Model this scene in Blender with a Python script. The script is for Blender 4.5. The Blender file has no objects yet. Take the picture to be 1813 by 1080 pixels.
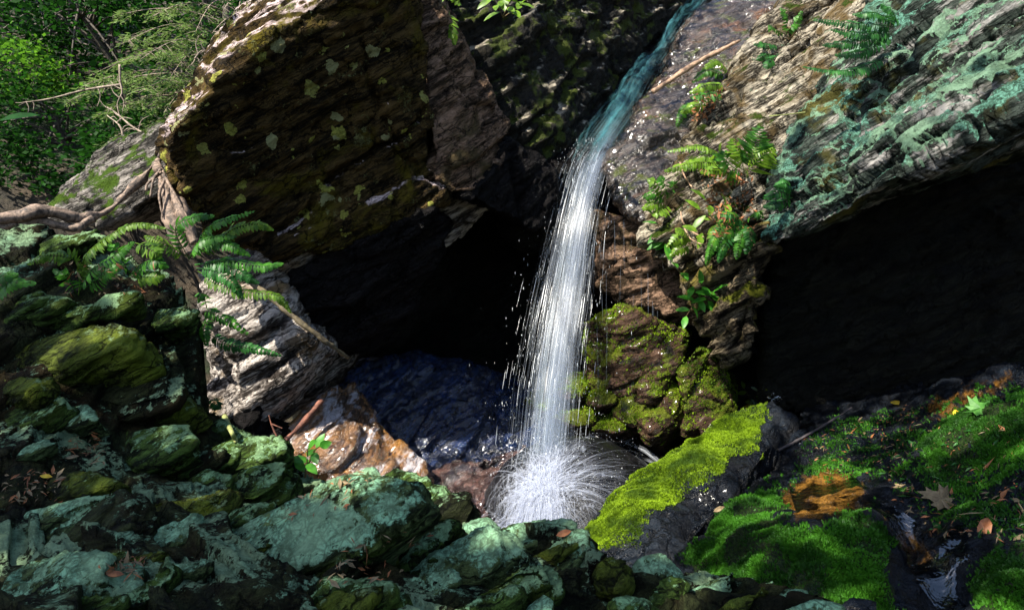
import bpy, bmesh, math, random
import numpy as np
from mathutils import Vector, Matrix, noise as mnoise

scene = bpy.context.scene
COL = scene.collection
RNG = np.random.default_rng(7)
random.seed(7)

# ------------------------------------------------------------------ camera
W, H, FPX = 1813.0, 1080.0, 1209.0
PITCH = math.radians(-8.0)
CAMZ = 1.7
cam_d = bpy.data.cameras.new('camera')
cam = bpy.data.objects.new('camera', cam_d); COL.objects.link(cam)
cam_d.sensor_width = 36.0
cam_d.lens = 36.0 * FPX / W
cam_d.clip_start = 0.02; cam_d.clip_end = 2000
cam.location = (0, 0, CAMZ)
cam.rotation_euler = (math.radians(90) + PITCH, 0, 0)
scene.camera = cam
CP, SP = math.cos(PITCH), math.sin(PITCH)

def P(px, py, d):
    """world point seen at photo pixel (px,py), d metres along the view axis"""
    x = (px - W/2) / FPX * d
    u = -(py - H/2) / FPX * d
    return Vector((x, d*CP - u*SP, CAMZ + d*SP + u*CP))

def proj(co):
    """numpy (n,3) world -> px, py, depth"""
    x = co[:, 0]; y = co[:, 1]; z = co[:, 2] - CAMZ
    d = y*CP + z*SP
    u = -y*SP + z*CP
    d = np.maximum(d, 1e-3)
    return W/2 + x/d*FPX, H/2 - u/d*FPX, d

def pxm(d):
    return d / FPX          # metres per photo pixel at depth d

# ------------------------------------------------------------------ noise
_T = np.random.default_rng(11).random(64*64*64).astype(np.float32)*2-1
def vnoise(p):
    p = p.astype(np.float32)
    f = np.floor(p); t = p - f
    t = t*t*t*(t*(t*6-15)+10)
    i = f.astype(np.int64) & 63
    j = (i + 1) & 63
    x0, y0, z0 = i[:, 0]*4096, i[:, 1]*64, i[:, 2]
    x1, y1, z1 = j[:, 0]*4096, j[:, 1]*64, j[:, 2]
    tx, ty, tz = t[:, 0], t[:, 1], t[:, 2]
    def L(a, b, w): return a + (b-a)*w
    c00 = L(_T[x0+y0+z0], _T[x1+y0+z0], tx); c10 = L(_T[x0+y1+z0], _T[x1+y1+z0], tx)
    c01 = L(_T[x0+y0+z1], _T[x1+y0+z1], tx); c11 = L(_T[x0+y1+z1], _T[x1+y1+z1], tx)
    return L(L(c00, c10, ty), L(c01, c11, ty), tz)
def fbm(p, o=4, g=.5):
    s = 0; a = 1.; q = p.copy()
    for k in range(o):
        s = s + a*vnoise(q); q = q*2.03 + 17.3; a *= g
    return s
def ridged(p, o=3):
    s = 0; a = 1.; q = p.copy()
    for k in range(o):
        s = s + a*(1-2*np.abs(vnoise(q))); q = q*2.1+9.1; a *= .5
    return s
def sstep(a, b, x):
    t = np.clip((x-a)/(b-a), 0, 1); return t*t*(3-2*t)

def frame(n, along=None):
    n = Vector(n).normalized()
    a = Vector(along) if along else Vector((1, 0, 0.3))
    u = (a - n*a.dot(n)).normalized(); v = n.cross(u)
    return np.array([u, v, n], dtype=np.float32)
FOL = frame((-.42, -.34, .84), (.84, .1, .45))     # schist foliation, dips to the left and to the viewer

# ------------------------------------------------------------------ object helpers
def tag(o, label=None, cat=None, group=None, kind=None):
    if label: o['label'] = label
    if cat: o['category'] = cat
    if group: o['group'] = group
    if kind: o['kind'] = kind
    return o
def link(name, me, mat=None, parent=None, loc=None):
    o = bpy.data.objects.new(name, me); COL.objects.link(o)
    me.name = name
    if mat is not None:
        for m in (mat if isinstance(mat, (list, tuple)) else [mat]): me.materials.append(m)
    if loc is not None: o.location = loc
    if parent is not None: o.parent = parent
    return o
def empty(name, loc, **k):
    o = bpy.data.objects.new(name, None); COL.objects.link(o); o.location = loc
    o.empty_display_size = .1
    tag(o, **k); return o
def mesh_from(verts, faces, smooth=False, uvs=None):
    me = bpy.data.meshes.new('m')
    verts = np.asarray(verts, dtype=np.float32)
    me.from_pydata(verts.tolist() if len(verts) < 50 else verts, [], faces)
    if smooth: me.polygons.foreach_set('use_smooth', np.ones(len(me.polygons), dtype=bool))
    me.update(); return me
def get_co(me):
    a = np.empty(len(me.vertices)*3, dtype=np.float32); me.vertices.foreach_get('co', a); return a.reshape(-1, 3)
def get_no(me):
    a = np.empty(len(me.vertices)*3, dtype=np.float32); me.vertices.foreach_get('normal', a); return a.reshape(-1, 3)
def set_co(me, co):
    me.vertices.foreach_set('co', np.ascontiguousarray(co, dtype=np.float32).ravel()); me.update()

def hull_bm(bm, pts):
    vs = [bm.verts.new(p) for p in pts]
    r = bmesh.ops.convex_hull(bm, input=vs)
    junk = [g for g in set(list(r['geom_interior'])+list(r['geom_unused'])) if isinstance(g, bmesh.types.BMVert) and g.is_valid]
    if junk: bmesh.ops.delete(bm, geom=junk, context='VERTS')

def remesh(me, voxel, smooth_it=2):
    o = bpy.data.objects.new('tmp', me); COL.objects.link(o)
    m = o.modifiers.new('r', 'REMESH'); m.mode = 'VOXEL'; m.voxel_size = voxel; m.use_smooth_shade = True
    if smooth_it:
        s = o.modifiers.new('s', 'SMOOTH'); s.factor = .5; s.iterations = smooth_it
    dg = bpy.context.evaluated_depsgraph_get()
    out = bpy.data.meshes.new_from_object(o.evaluated_get(dg))
    bpy.data.objects.remove(o); bpy.data.meshes.remove(me)
    return out

def schist(co, no, low=.03, lay=.03, F=7., fine=.008, ff=1., seed=0., R=None, lowf=1.5, sharp=.78, st=.16):
    """displacement for foliated rock: big lumps, stepped layers, fine grain"""
    R = FOL if R is None else R
    sh = np.array([13.7, 5.1, 9.3], dtype=np.float32)*(seed+1)*1.37
    p = co + sh
    q = (co @ R.T) + sh
    d = low*fbm(p*lowf, 3)
    warp = fbm(q*np.array([1.6, 1.6, 3.], dtype=np.float32), 3)
    for amp, f, kw in ((lay, F, .9), (lay*.45, F*2.9, 1.3)):
        t = q[:, 2]*f + warp*kw
        i = np.floor(t); fr = t - i
        qa = np.stack([q[:, 0]*f*st, q[:, 1]*f*st*1.6, i*7.31], 1)
        a = vnoise(qa); qa[:, 2] += 7.31; b = vnoise(qa)
        d = d + amp*(a + (b-a)*sstep(sharp, 1., fr))
    d = d + fine*(ridged(q*np.array([6., 9., 26.], dtype=np.float32)*ff, 3) + .8*fbm(p*21*ff, 2))
    return d

FOLR = frame((-.45, .25, .85), (.635, -.285, .42))    # steeper dip on the right bank

def cells(q, seed):
    """F1/F2 distances and a random value per cell, numpy"""
    i0 = np.floor(q).astype(np.int64)
    d1 = np.full(len(q), 9e9, dtype=np.float32); d2 = d1.copy(); val = np.zeros(len(q), dtype=np.float32)
    for dx in (-1, 0, 1):
        for dy in (-1, 0, 1):
            for dz in (-1, 0, 1):
                c = i0 + np.array([dx, dy, dz])
                h = ((c[:, 0]+seed*7) & 63)*4096 + ((c[:, 1]+seed*3) & 63)*64 + (c[:, 2] & 63)
                rx = _T[h]*.5+.5; ry = _T[(h+101) % 262144]*.5+.5; rz = _T[(h+977) % 262144]*.5+.5
                dd = (c[:, 0]+rx-q[:, 0])**2+(c[:, 1]+ry-q[:, 1])**2+(c[:, 2]+rz-q[:, 2])**2
                near = dd < d1
                d2 = np.where(near, d1, np.minimum(d2, dd)); val = np.where(near, _T[(h+4999) % 262144], val); d1 = np.where(near, dd, d1)
    return np.sqrt(d1), np.sqrt(d2), val

def chips(co, amp, size, seed, R):
    q = (co @ R.T)
    w = np.stack([vnoise(co*3+11), vnoise(co*3+31), vnoise(co*3+51)], 1)*.35
    q = q/np.array([size*1.9, size*1.2, size*.55], dtype=np.float32) + w + seed*3.3
    a, b, v = cells(q, int(seed)+1)
    e = sstep(0, .06, b-a)
    return amp*v - amp*.5*(1-e)

ALLROCK = []
def rock(name, hulls, voxel=.02, mat=None, grooves=(), label=None, cat='rock', group=None, smooth_it=1, chip=.03, chips_size=.30, **disp):
    """closed solid: union of hulls of (px,py,depth) points, remeshed and displaced"""
    bm = bmesh.new()
    for h in hulls:
        hull_bm(bm, [P(*q) if not isinstance(q, Vector) else q for q in h])
    me = bpy.data.meshes.new(name); bm.to_mesh(me); bm.free()
    me = remesh(me, voxel, smooth_it)
    co = get_co(me); no = get_no(me)
    RR = disp.get('R'); RR = FOL if RR is None else RR
    d = schist(co, no, **disp)
    if chip:
        d = d + chips(co, chip, chips_size, disp.get('seed', 0), RR) + chips(co, chip*.4, chips_size*.38, disp.get('seed', 0)+40, RR)
    co = co + no*d[:, None]
    if grooves:
        px, py, dd = proj(co)
        for (line, wpx, depth) in grooves:
            best = np.full(len(co), 1e9, dtype=np.float32)
            jit = 7*vnoise(np.stack([px*.03, py*.03, px*0+line[0][0]], 1))
            for (ax, ay), (bx, by) in zip(line[:-1], line[1:]):
                L2 = (bx-ax)**2+(by-ay)**2
                t = np.clip(((px-ax)*(bx-ax)+(py-ay)*(by-ay))/L2, 0, 1)
                best = np.minimum(best, np.hypot(px-(ax+t*(bx-ax))+jit, py-(ay+t*(by-ay))+jit))
            co = co - no*(depth*np.exp(-(best/wpx)**2))[:, None]
    base = np.array([co[:, 0].mean(), co[:, 1].mean(), co[:, 2].min()])
    set_co(me, co - base)
    me.polygons.foreach_set('use_smooth', np.ones(len(me.polygons), dtype=bool))
    o = link(name, me, mat, loc=base)
    tag(o, label, cat, group)
    ALLROCK.append(o)
    return o

def slab_pts(poly, d, n, t, depths=None, shrink=.85, rnd=None):
    """top-face polygon in photo pixels laid on a plane through its centre, thickened against the plane normal"""
    n = Vector(n).normalized()
    cx = sum(p[0] for p in poly)/len(poly); cy = sum(p[1] for p in poly)/len(poly)
    c = P(cx, cy, d); o = Vector((0, 0, CAMZ))
    top = []
    for (x, y) in poly:
        r = P(x, y, 1.) - o
        k = (c-o).dot(n)/r.dot(n)
        k = min(max(k, d*.6), d*1.6)
        top.append(o + r*k)
    low = [c + (p-c)*(shrink+.1) - n*t for p in top]
    mid = [c + (p-c)*1.02 - n*t*.6 for p in top]
    return top+mid+low
# ------------------------------------------------------------------ materials
class NT:
    def __init__(s, name):
        s.m = bpy.data.materials.new(name); s.m.use_nodes = True
        s.t = s.m.node_tree; s.n = s.t.nodes; s.l = s.t.links
        s.n.clear(); s.out = s.n.new('ShaderNodeOutputMaterial')
    def set(s, sock, v):
        if hasattr(v, 'is_linked') or isinstance(v, bpy.types.NodeSocket): s.l.new(v, sock)
        else:
            if isinstance(v, (tuple, list)) and len(v) == 3 and sock.type == 'RGBA': v = (*v, 1)
            sock.default_value = v
    def coord(s, kind='Object'):
        return s.n.new('ShaderNodeTexCoord').outputs[kind]
    def mapping(s, vec, scale=(1, 1, 1), rot=(0, 0, 0), loc=(0, 0, 0)):
        m = s.n.new('ShaderNodeMapping'); s.l.new(vec, m.inputs[0])
        m.inputs['Location'].default_value = loc; m.inputs['Rotation'].default_value = rot; m.inputs['Scale'].default_value = scale
        return m.outputs[0]
    def noise(s, vec, scale, detail=4, rough=.55, dist=0., out=0):
        x = s.n.new('ShaderNodeTexNoise'); s.l.new(vec, x.inputs['Vector'])
        x.inputs['Scale'].default_value = scale; x.inputs['Detail'].default_value = detail
        x.inputs['Roughness'].default_value = rough; x.inputs['Distortion'].default_value = dist
        return x.outputs[out]
    def voro(s, vec, scale, feature='F1', rand=1., out='Distance'):
        x = s.n.new('ShaderNodeTexVoronoi'); x.feature = feature; s.l.new(vec, x.inputs['Vector'])
        x.inputs['Scale'].default_value = scale; x.inputs['Randomness'].default_value = rand
        return x.outputs[out]
    def math(s, op, a, b=0., c=0., clamp=False):
        x = s.n.new('ShaderNodeMath'); x.operation = op; x.use_clamp = clamp
        s.set(x.inputs[0], a); s.set(x.inputs[1], b); s.set(x.inputs[2], c)
        return x.outputs[0]
    def ramp(s, v, a, b, lo=0., hi=1.):
        x = s.n.new('ShaderNodeMapRange'); x.interpolation_type = 'SMOOTHSTEP'
        s.set(x.inputs['Value'], v)
        x.inputs['From Min'].default_value = a; x.inputs['From Max'].default_value = b
        x.inputs['To Min'].default_value = lo; x.inputs['To Max'].default_value = hi
        return x.outputs[0]
    def mix(s, f, a, b, mode='MIX'):
        x = s.n.new('ShaderNodeMix'); x.data_type = 'RGBA'; x.blend_type = mode; x.clamp_factor = True
        s.set(x.inputs[0], f); s.set(x.inputs[6], a); s.set(x.inputs[7], b)
        return x.outputs[2]
    def bump(s, h, strength, dist, normal=None):
        x = s.n.new('ShaderNodeBump'); s.set(x.inputs['Height'], h)
        x.inputs['Strength'].default_value = strength; x.inputs['Distance'].default_value = dist
        if normal is not None: s.l.new(normal, x.inputs['Normal'])
        return x.outputs[0]
    def normal_z(s):
        g = s.n.new('ShaderNodeNewGeometry'); x = s.n.new('ShaderNodeSeparateXYZ'); s.l.new(g.outputs['Normal'], x.inputs[0])
        return x.outputs
    def principled(s, **k):
        b = s.n.new('ShaderNodeBsdfPrincipled')
        for a, v in k.items(): s.set(b.inputs[a.replace('_', ' ')], v)
        return b
    def done(s, sh):
        s.l.new(sh, s.out.inputs[0]); return s.m

FROT = tuple(Matrix(FOL.tolist()).to_euler())     # world -> foliation frame for stretched textures
FROTR = tuple(Matrix(FOLR.tolist()).to_euler())

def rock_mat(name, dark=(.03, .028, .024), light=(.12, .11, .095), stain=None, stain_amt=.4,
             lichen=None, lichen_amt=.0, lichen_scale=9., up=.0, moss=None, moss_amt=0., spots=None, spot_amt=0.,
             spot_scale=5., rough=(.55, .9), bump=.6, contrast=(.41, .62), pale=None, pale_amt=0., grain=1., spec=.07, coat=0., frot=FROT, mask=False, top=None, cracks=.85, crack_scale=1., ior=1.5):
    t = NT(name); co = t.coord()
    fv = t.mapping(t.mapping(co, (1, 1, 1), frot), (.45, .8, 3.0))
    big = t.noise(co, 2.2, 5, .6)
    str1 = t.noise(fv, 7*grain, 6, .65, .5)
    fine = t.noise(fv, 38*grain, 5, .7)
    v = t.math('ADD', t.math('MULTIPLY', str1, .6), t.math('MULTIPLY', fine, .4))
    col = t.mix(t.ramp(v, *contrast), dark, light)
    nz = t.normal_z()[2]
    if pale: col = t.mix(t.math('MULTIPLY', t.ramp(t.noise(fv, 4.3, 6, .7), .62-.2*pale_amt, .72-.2*pale_amt), .9), col, pale)
    if top: col = t.mix(t.ramp(t.math('ADD', nz, t.math('MULTIPLY', t.math('SUBTRACT', big, .5), .5)), .52, .68), col, t.mix(t.ramp(v, .40, .56), tuple(c*.22 for c in top), top))  # upward faces get a paler, sunlit tone in the colour itself
    if stain: col = t.mix(t.ramp(t.noise(co, 3.1, 4, .6, .6), .62-.3*stain_amt, .8-.3*stain_amt), col, stain)
    wv = t.n.new('ShaderNodeVectorMath'); wv.operation = 'ADD'
    sc = t.n.new('ShaderNodeVectorMath'); sc.operation = 'SCALE'; t.l.new(t.noise(co, 3.5, 5, .65, out=1), sc.inputs[0]); sc.inputs['Scale'].default_value = .28
    t.l.new(fv, wv.inputs[0]); t.l.new(sc.outputs[0], wv.inputs[1])
    cv = t.mapping(wv.outputs[0], (.8, 1., .55))
    ce = t.voro(cv, 6.*crack_scale, 'DISTANCE_TO_EDGE'); ce2 = t.voro(cv, 17.*crack_scale, 'DISTANCE_TO_EDGE')
    crk = t.math('MAXIMUM', t.ramp(ce, 0., .035, 1., 0.), t.math('MULTIPLY', t.ramp(ce2, 0., .05, 1., 0.), t.ramp(t.noise(co, 4, 3), .45, .6)))
    col = t.mix(t.math('MULTIPLY', crk, cracks), col, tuple(c*.15 for c in dark))
    hgt = t.math('ADD', t.math('MULTIPLY', str1, 1.1), t.math('MULTIPLY', fine, .6))
    hgt = t.math('SUBTRACT', hgt, t.math('MULTIPLY', crk, .55*cracks))
    if moss:
        mn = t.noise(co, 5., 6, .65, .4)
        mm = t.math('ADD', mn, t.math('MULTIPLY', nz, .12))
        k = t.ramp(mm, .72-.35*moss_amt, .80-.35*moss_amt)
        mg = t.noise(co, 130, 3, .7)
        mc = t.mix(t.ramp(mg, .35, .65), tuple(c*.45 for c in moss), moss)
        col = t.mix(k, col, mc)
        hgt = t.math('ADD', hgt, t.math('MULTIPLY', t.math('MULTIPLY', k, mg), .9))
    if mask:
        at = t.n.new('ShaderNodeAttribute'); at.attribute_name = 'cover'
        sp = t.n.new('ShaderNodeSeparateColor'); t.l.new(at.outputs['Color'], sp.inputs[0])
        og = t.mix(t.ramp(t.noise(co, 22, 5, .7), .35, .65), (.022, .010, .002), (.21, .10, .018))
        col = t.mix(t.ramp(t.math('ADD', sp.outputs[1], t.math('MULTIPLY', t.math('SUBTRACT', t.noise(co, 14, 5, .7), .5), 1.3)), .25, .95), col, og)
        mg = t.noise(co, 90, 3, .7)
        mc = t.mix(t.ramp(mg, .35, .65), (.004, .010, .002), (.022, .05, .004))
        col = t.mix(t.ramp(t.math('ADD', sp.outputs[0], t.math('MULTIPLY', t.math('SUBTRACT', t.noise(co, 40, 4, .7), .5), 1.2)), .35, .75), col, mc)
        hgt = t.math('ADD', hgt, t.math('MULTIPLY', t.math('MULTIPLY', sp.outputs[0], mg), 1.2))
    if lichen:
        ln = t.noise(co, lichen_scale*.45, 3, .5, .3)
        l2 = t.noise(co, lichen_scale*3.0, 8, .78)
        lm = t.math('ADD', t.math('ADD', t.math('MULTIPLY', ln, .5), t.math('MULTIPLY', l2, .5)), t.math('MULTIPLY', nz, up*.12))
        k = t.ramp(lm, .70-.3*lichen_amt, .725-.3*lichen_amt)
        lv = t.math('ADD', t.math('MULTIPLY', t.voro(co, 55), .8), t.math('MULTIPLY', t.noise(co, 90, 5, .8), .6))
        lv2 = t.noise(co, 48, 7, .8, .6)
        hue = t.mix(t.ramp(t.noise(co, 3.7, 3, .6), .4, .7), lichen, tuple(.55*a+.45*b for a, b in zip(lichen, (.34, .36, .14))))
        lc = t.mix(t.ramp(lv2, .42, .58), t.mix(1., hue, (.20, .20, .18), 'MULTIPLY'), hue)
        lc = t.mix(t.math('MULTIPLY', t.ramp(t.voro(co, 34, 'DISTANCE_TO_EDGE'), .02, .10, 1., 0.), .6), lc, t.mix(1., hue, (.12, .12, .10), 'MULTIPLY'))
        lv = t.math('ADD', lv, lv2)
        lc = t.mix(t.ramp(t.noise(co, 3.7, 3, .6), .4, .7), lc, tuple(.6*a+.4*b for a, b in zip(lichen, (.30, .33, .16))))
        col = t.mix(t.math('MULTIPLY', k, .93), col, lc)
        hgt = t.math('ADD', hgt, t.math('MULTIPLY', t.math('MULTIPLY', k, lv), 1.))
    if spots:
        wv = t.n.new('ShaderNodeVectorMath'); wv.operation = 'ADD'
        nn = t.noise(co, 9, 4, .6, out=1); sc = t.n.new('ShaderNodeVectorMath'); sc.operation = 'SCALE'; t.l.new(nn, sc.inputs[0]); sc.inputs['Scale'].default_value = .13
        t.l.new(co, wv.inputs[0]); t.l.new(sc.outputs[0], wv.inputs[1])
        d = t.voro(wv.outputs[0], spot_scale)
        r = t.voro(wv.outputs[0], spot_scale, out='Color')
        sep = t.n.new('ShaderNodeSeparateColor'); t.l.new(r, sep.inputs[0])
        rad = t.math('MULTIPLY', t.ramp(sep.outputs[0], 1-spot_amt, 1.02, 0, .42), t.math('ADD', .45, t.noise(co, 30, 4, .7)))
        k = t.math('GREATER_THAN', rad, d)
        sp = t.mix(t.ramp(t.noise(co, 70, 4, .7), .35, .65), tuple(c*.55 for c in spots), spots)
        sp = t.mix(t.ramp(sep.outputs[1], .4, .7), sp, tuple(.5*c+.10 for c in spots))
        col = t.mix(t.math('MULTIPLY', k, .9), col, sp)
    rg = t.ramp(t.noise(co, 6, 4, .6), .35, .7, rough[0], rough[1])
    if mask: rg = t.math('SUBTRACT', rg, t.math('MULTIPLY', sp.outputs[1], .25), clamp=True)
    if mask: rg = t.math('MAXIMUM', rg, t.math('MULTIPLY', sp.outputs[0], .9))
    nrm = t.bump(hgt, min(1., bump*1.1), .055)
    nrm = t.bump(t.noise(fv, 90, 5, .75), min(1., bump*.8), .012, nrm)
    b = t.principled(Base_Color=col, Roughness=rg, Normal=nrm, Specular_IOR_Level=spec, Coat_Weight=coat, Coat_Roughness=.12, IOR=ior)
    return t.done(b.outputs[0])

TEAL = (.26, .46, .34)
M = {}
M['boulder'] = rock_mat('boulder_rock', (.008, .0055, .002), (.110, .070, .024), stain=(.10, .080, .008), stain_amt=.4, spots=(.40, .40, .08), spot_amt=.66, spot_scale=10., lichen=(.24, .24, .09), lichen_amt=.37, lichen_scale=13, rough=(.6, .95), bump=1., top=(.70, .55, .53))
M['tan'] = rock_mat('tan_rock', (.03, .02, .012), (.36, .225, .15), stain=(.09, .065, .03), stain_amt=.35, rough=(.6, .9), bump=1.)
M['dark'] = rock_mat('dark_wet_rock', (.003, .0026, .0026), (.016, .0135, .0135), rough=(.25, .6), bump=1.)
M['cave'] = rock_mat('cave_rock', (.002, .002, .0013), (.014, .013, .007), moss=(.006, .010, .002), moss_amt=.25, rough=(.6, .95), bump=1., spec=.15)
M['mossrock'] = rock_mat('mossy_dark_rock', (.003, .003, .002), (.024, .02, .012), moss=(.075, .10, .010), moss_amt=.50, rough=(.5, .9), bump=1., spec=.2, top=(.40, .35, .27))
M['pale'] = rock_mat('pale_schist', (.022, .018, .013), (.50, .44, .34), stain=(.13, .09, .04), stain_amt=.5, lichen=TEAL, lichen_amt=.30, moss=(.05, .08, .008), moss_amt=.28, rough=(.5, .85), bump=1., contrast=(.44, .57), frot=FROTR)
M['leanslab'] = rock_mat('mossy_pale_slab', (.02, .018, .015), (.30, .27, .24), moss=(.07, .13, .012), moss_amt=.45, rough=(.5, .85), bump=1., contrast=(.44, .58))
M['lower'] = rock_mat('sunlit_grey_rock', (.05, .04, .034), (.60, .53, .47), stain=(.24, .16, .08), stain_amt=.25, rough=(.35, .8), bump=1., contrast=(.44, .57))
M['teal'] = rock_mat('lichened_schist', (.008, .012, .010), (.075, .095, .08), lichen=(.17, .40, .30), lichen_amt=.49, lichen_scale=10, up=1.5, pale=(.44, .42, .40), pale_amt=.5, stain=(.12, .11, .03), stain_amt=.3, rough=(.6, .95), bump=1., contrast=(.44, .58), frot=FROTR)
M['stone'] = rock_mat('ledge_stone', (.003, .006, .0015), (.075, .135, .026), stain=(.050, .075, .010), stain_amt=.5, lichen=(.32, .60, .30), lichen_amt=.36, up=1., rough=(.55, .9), bump=1., contrast=(.43, .59))
M['stone_lichen'] = rock_mat('ledge_stone_lichened', (.005, .009, .003), (.105, .155, .055), stain=(.055, .085, .010), stain_amt=.35, lichen=(.35, .68, .42), lichen_amt=.43, up=1.2, lichen_scale=9, rough=(.55, .9), bump=1., contrast=(.43, .59))
M['stone_olive'] = rock_mat('ledge_stone_olive', (.006, .008, .0015), (.10, .13, .020), stain=(.12, .155, .016), stain_amt=.6, lichen=(.28, .44, .2), lichen_amt=.2, up=1., rough=(.55, .9), bump=1., contrast=(.43, .59))
M['ledge'] = rock_mat('ledge_bed', (.0022, .0026, .0014), (.013, .016, .006), stain=(.012, .009, .004), stain_amt=.4, rough=(.6, .95), bump=1., spec=.2)
M['brownwet'] = rock_mat('brown_wet_rock', (.03, .013, .005), (.22, .11, .045), stain=(.30, .135, .025), stain_amt=.35, pale=(.46, .43, .45), pale_amt=.58, rough=(.06, .30), bump=.6, spec=.7, coat=.8, cracks=.3)
M['redwet'] = rock_mat('reddish_wet_rock', (.015, .006, .006), (.12, .065, .055), rough=(.08, .3), bump=1., spec=.8, coat=.9)
M['bluewet'] = rock_mat('slick_dark_rock', (.001, .005, .024), (.004, .022, .095), rough=(.14, .4), bump=1., spec=.5, coat=.3, ior=1.6)  # blue sky reflection painted into the base colour
M['ledgewet'] = rock_mat('wet_ledge_rock', (.010, .007, .006), (.13, .095, .075), stain=(.16, .07, .025), stain_amt=.3, moss=(.11, .13, .012), moss_amt=.3, rough=(.10, .4), bump=1., spec=.7, coat=.5, frot=FROTR)
M['dome'] = rock_mat('black_wet_boulder', (.002, .002, .003), (.009, .009, .012), rough=(.25, .5), bump=.35, spec=.35, coat=.15, cracks=.1)
M['mossblock'] = rock_mat('moss_draped_rock', (.014, .008, .005), (.12, .07, .045), moss=(.15, .18, .02), moss_amt=.50, rough=(.3, .8), bump=1., coat=.2)
M['bank'] = rock_mat('wet_bank_rock', (.0018, .0028, .0055), (.010, .0145, .022), rough=(.25, .6), bump=1., spec=.22, coat=.06, mask=True)
M['ledgeflake'] = rock_mat('ledge_bed_flaky', (.004, .005, .002), (.045, .055, .02), stain=(.02, .014, .006), stain_amt=.5, lichen=(.26, .46, .28), lichen_amt=.22, up=1., rough=(.6, .95), bump=1., contrast=(.42, .66))
M['buttress'] = rock_mat('mossy_brown_rock', (.012, .009, .006), (.21, .165, .105), stain=(.15, .12, .03), stain_amt=.5, moss=(.14, .15, .015), moss_amt=.36, rough=(.5, .9), bump=1., contrast=(.44, .58), frot=FROTR)
# ------------------------------------------------------------------ big rocks
def back(pts, dd, sx=1., sy=1.):
    cx = sum(p[0] for p in pts)/len(pts); cy = sum(p[1] for p in pts)/len(pts)
    return [(cx+(p[0]-cx)*sx, cy+(p[1]-cy)*sy, p[2]+dd) for p in pts]

# left boulder: overhanging shaded face, crest catching the sun and also painted paler
face = [(290,262,3.45),(338,201,3.42),(408,110,3.45),(486,48,3.5),(598,-8,3.62),(680,-60,3.7),(735,-40,3.9),
        (640,330,4.1),(470,450,3.95),(360,405,3.75),(315,330,3.62)]
crest = [(279,247,3.8),(330,165,4.1),(368,98,4.3),(432,18,4.5),(500,-60,4.6),(640,-80,4.6)]
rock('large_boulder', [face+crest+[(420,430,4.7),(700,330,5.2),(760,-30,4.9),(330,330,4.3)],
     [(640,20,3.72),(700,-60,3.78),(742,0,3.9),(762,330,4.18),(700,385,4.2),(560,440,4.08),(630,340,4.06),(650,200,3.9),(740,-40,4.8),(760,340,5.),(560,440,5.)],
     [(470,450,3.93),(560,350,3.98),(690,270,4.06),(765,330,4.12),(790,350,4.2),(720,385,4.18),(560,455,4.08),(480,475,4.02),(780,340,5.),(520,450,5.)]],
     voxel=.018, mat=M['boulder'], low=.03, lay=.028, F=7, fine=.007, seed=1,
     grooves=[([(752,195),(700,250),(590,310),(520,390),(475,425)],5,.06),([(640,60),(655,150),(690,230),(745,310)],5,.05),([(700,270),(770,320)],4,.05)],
     label='huge dark brown boulder with yellow lichen spots, its upper left crest sunlit and painted paler', cat='boulder')
rock('rock_block', [[(738,-60,4.15),(752,60,4.2),(764,180,4.15),(768,315,4.1),(800,347,4.12),(845,342,4.18),(885,285,4.35),(906,238,4.5),(835,172,4.5),(795,110,4.5),(775,30,4.5),(770,-60,4.6),
      (740,-60,5.6),(770,340,5.4),(900,270,5.4)]], voxel=.018, mat=M['tan'], low=.02, lay=.014, F=8, fine=.006, seed=2,
     label='tan upright rock block wedged between the huge boulder and the mossy boulder', cat='rock')
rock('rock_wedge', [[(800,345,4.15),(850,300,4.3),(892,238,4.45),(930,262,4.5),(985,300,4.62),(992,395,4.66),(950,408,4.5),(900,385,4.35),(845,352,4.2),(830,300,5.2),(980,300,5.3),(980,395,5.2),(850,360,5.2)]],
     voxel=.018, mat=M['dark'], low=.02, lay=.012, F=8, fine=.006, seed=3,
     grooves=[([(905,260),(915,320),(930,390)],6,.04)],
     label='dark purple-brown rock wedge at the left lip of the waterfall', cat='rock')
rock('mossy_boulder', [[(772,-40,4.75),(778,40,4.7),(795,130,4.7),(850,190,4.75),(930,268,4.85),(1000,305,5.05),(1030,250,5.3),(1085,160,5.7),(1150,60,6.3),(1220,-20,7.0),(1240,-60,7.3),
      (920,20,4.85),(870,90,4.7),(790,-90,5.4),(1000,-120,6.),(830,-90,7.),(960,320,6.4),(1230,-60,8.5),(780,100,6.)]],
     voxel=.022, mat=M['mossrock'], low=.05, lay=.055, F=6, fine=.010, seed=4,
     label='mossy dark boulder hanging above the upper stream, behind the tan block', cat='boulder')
# rock under the big boulder
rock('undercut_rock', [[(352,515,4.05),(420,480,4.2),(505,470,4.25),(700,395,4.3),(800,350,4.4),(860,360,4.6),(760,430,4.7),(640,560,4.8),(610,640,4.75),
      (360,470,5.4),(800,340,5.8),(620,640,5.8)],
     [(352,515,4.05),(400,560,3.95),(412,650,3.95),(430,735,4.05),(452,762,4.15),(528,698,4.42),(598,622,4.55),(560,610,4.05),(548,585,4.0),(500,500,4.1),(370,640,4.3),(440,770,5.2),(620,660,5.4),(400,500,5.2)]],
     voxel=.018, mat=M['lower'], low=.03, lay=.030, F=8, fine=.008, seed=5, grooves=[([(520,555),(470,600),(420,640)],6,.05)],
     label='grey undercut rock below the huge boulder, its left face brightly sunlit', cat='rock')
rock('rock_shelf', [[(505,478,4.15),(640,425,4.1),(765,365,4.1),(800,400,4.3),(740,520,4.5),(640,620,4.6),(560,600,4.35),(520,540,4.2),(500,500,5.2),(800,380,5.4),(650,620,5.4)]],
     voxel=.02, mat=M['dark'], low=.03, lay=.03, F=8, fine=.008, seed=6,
     label='dark layered rock shelf in the shade right of the sunlit undercut rock', cat='rock')
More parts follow.
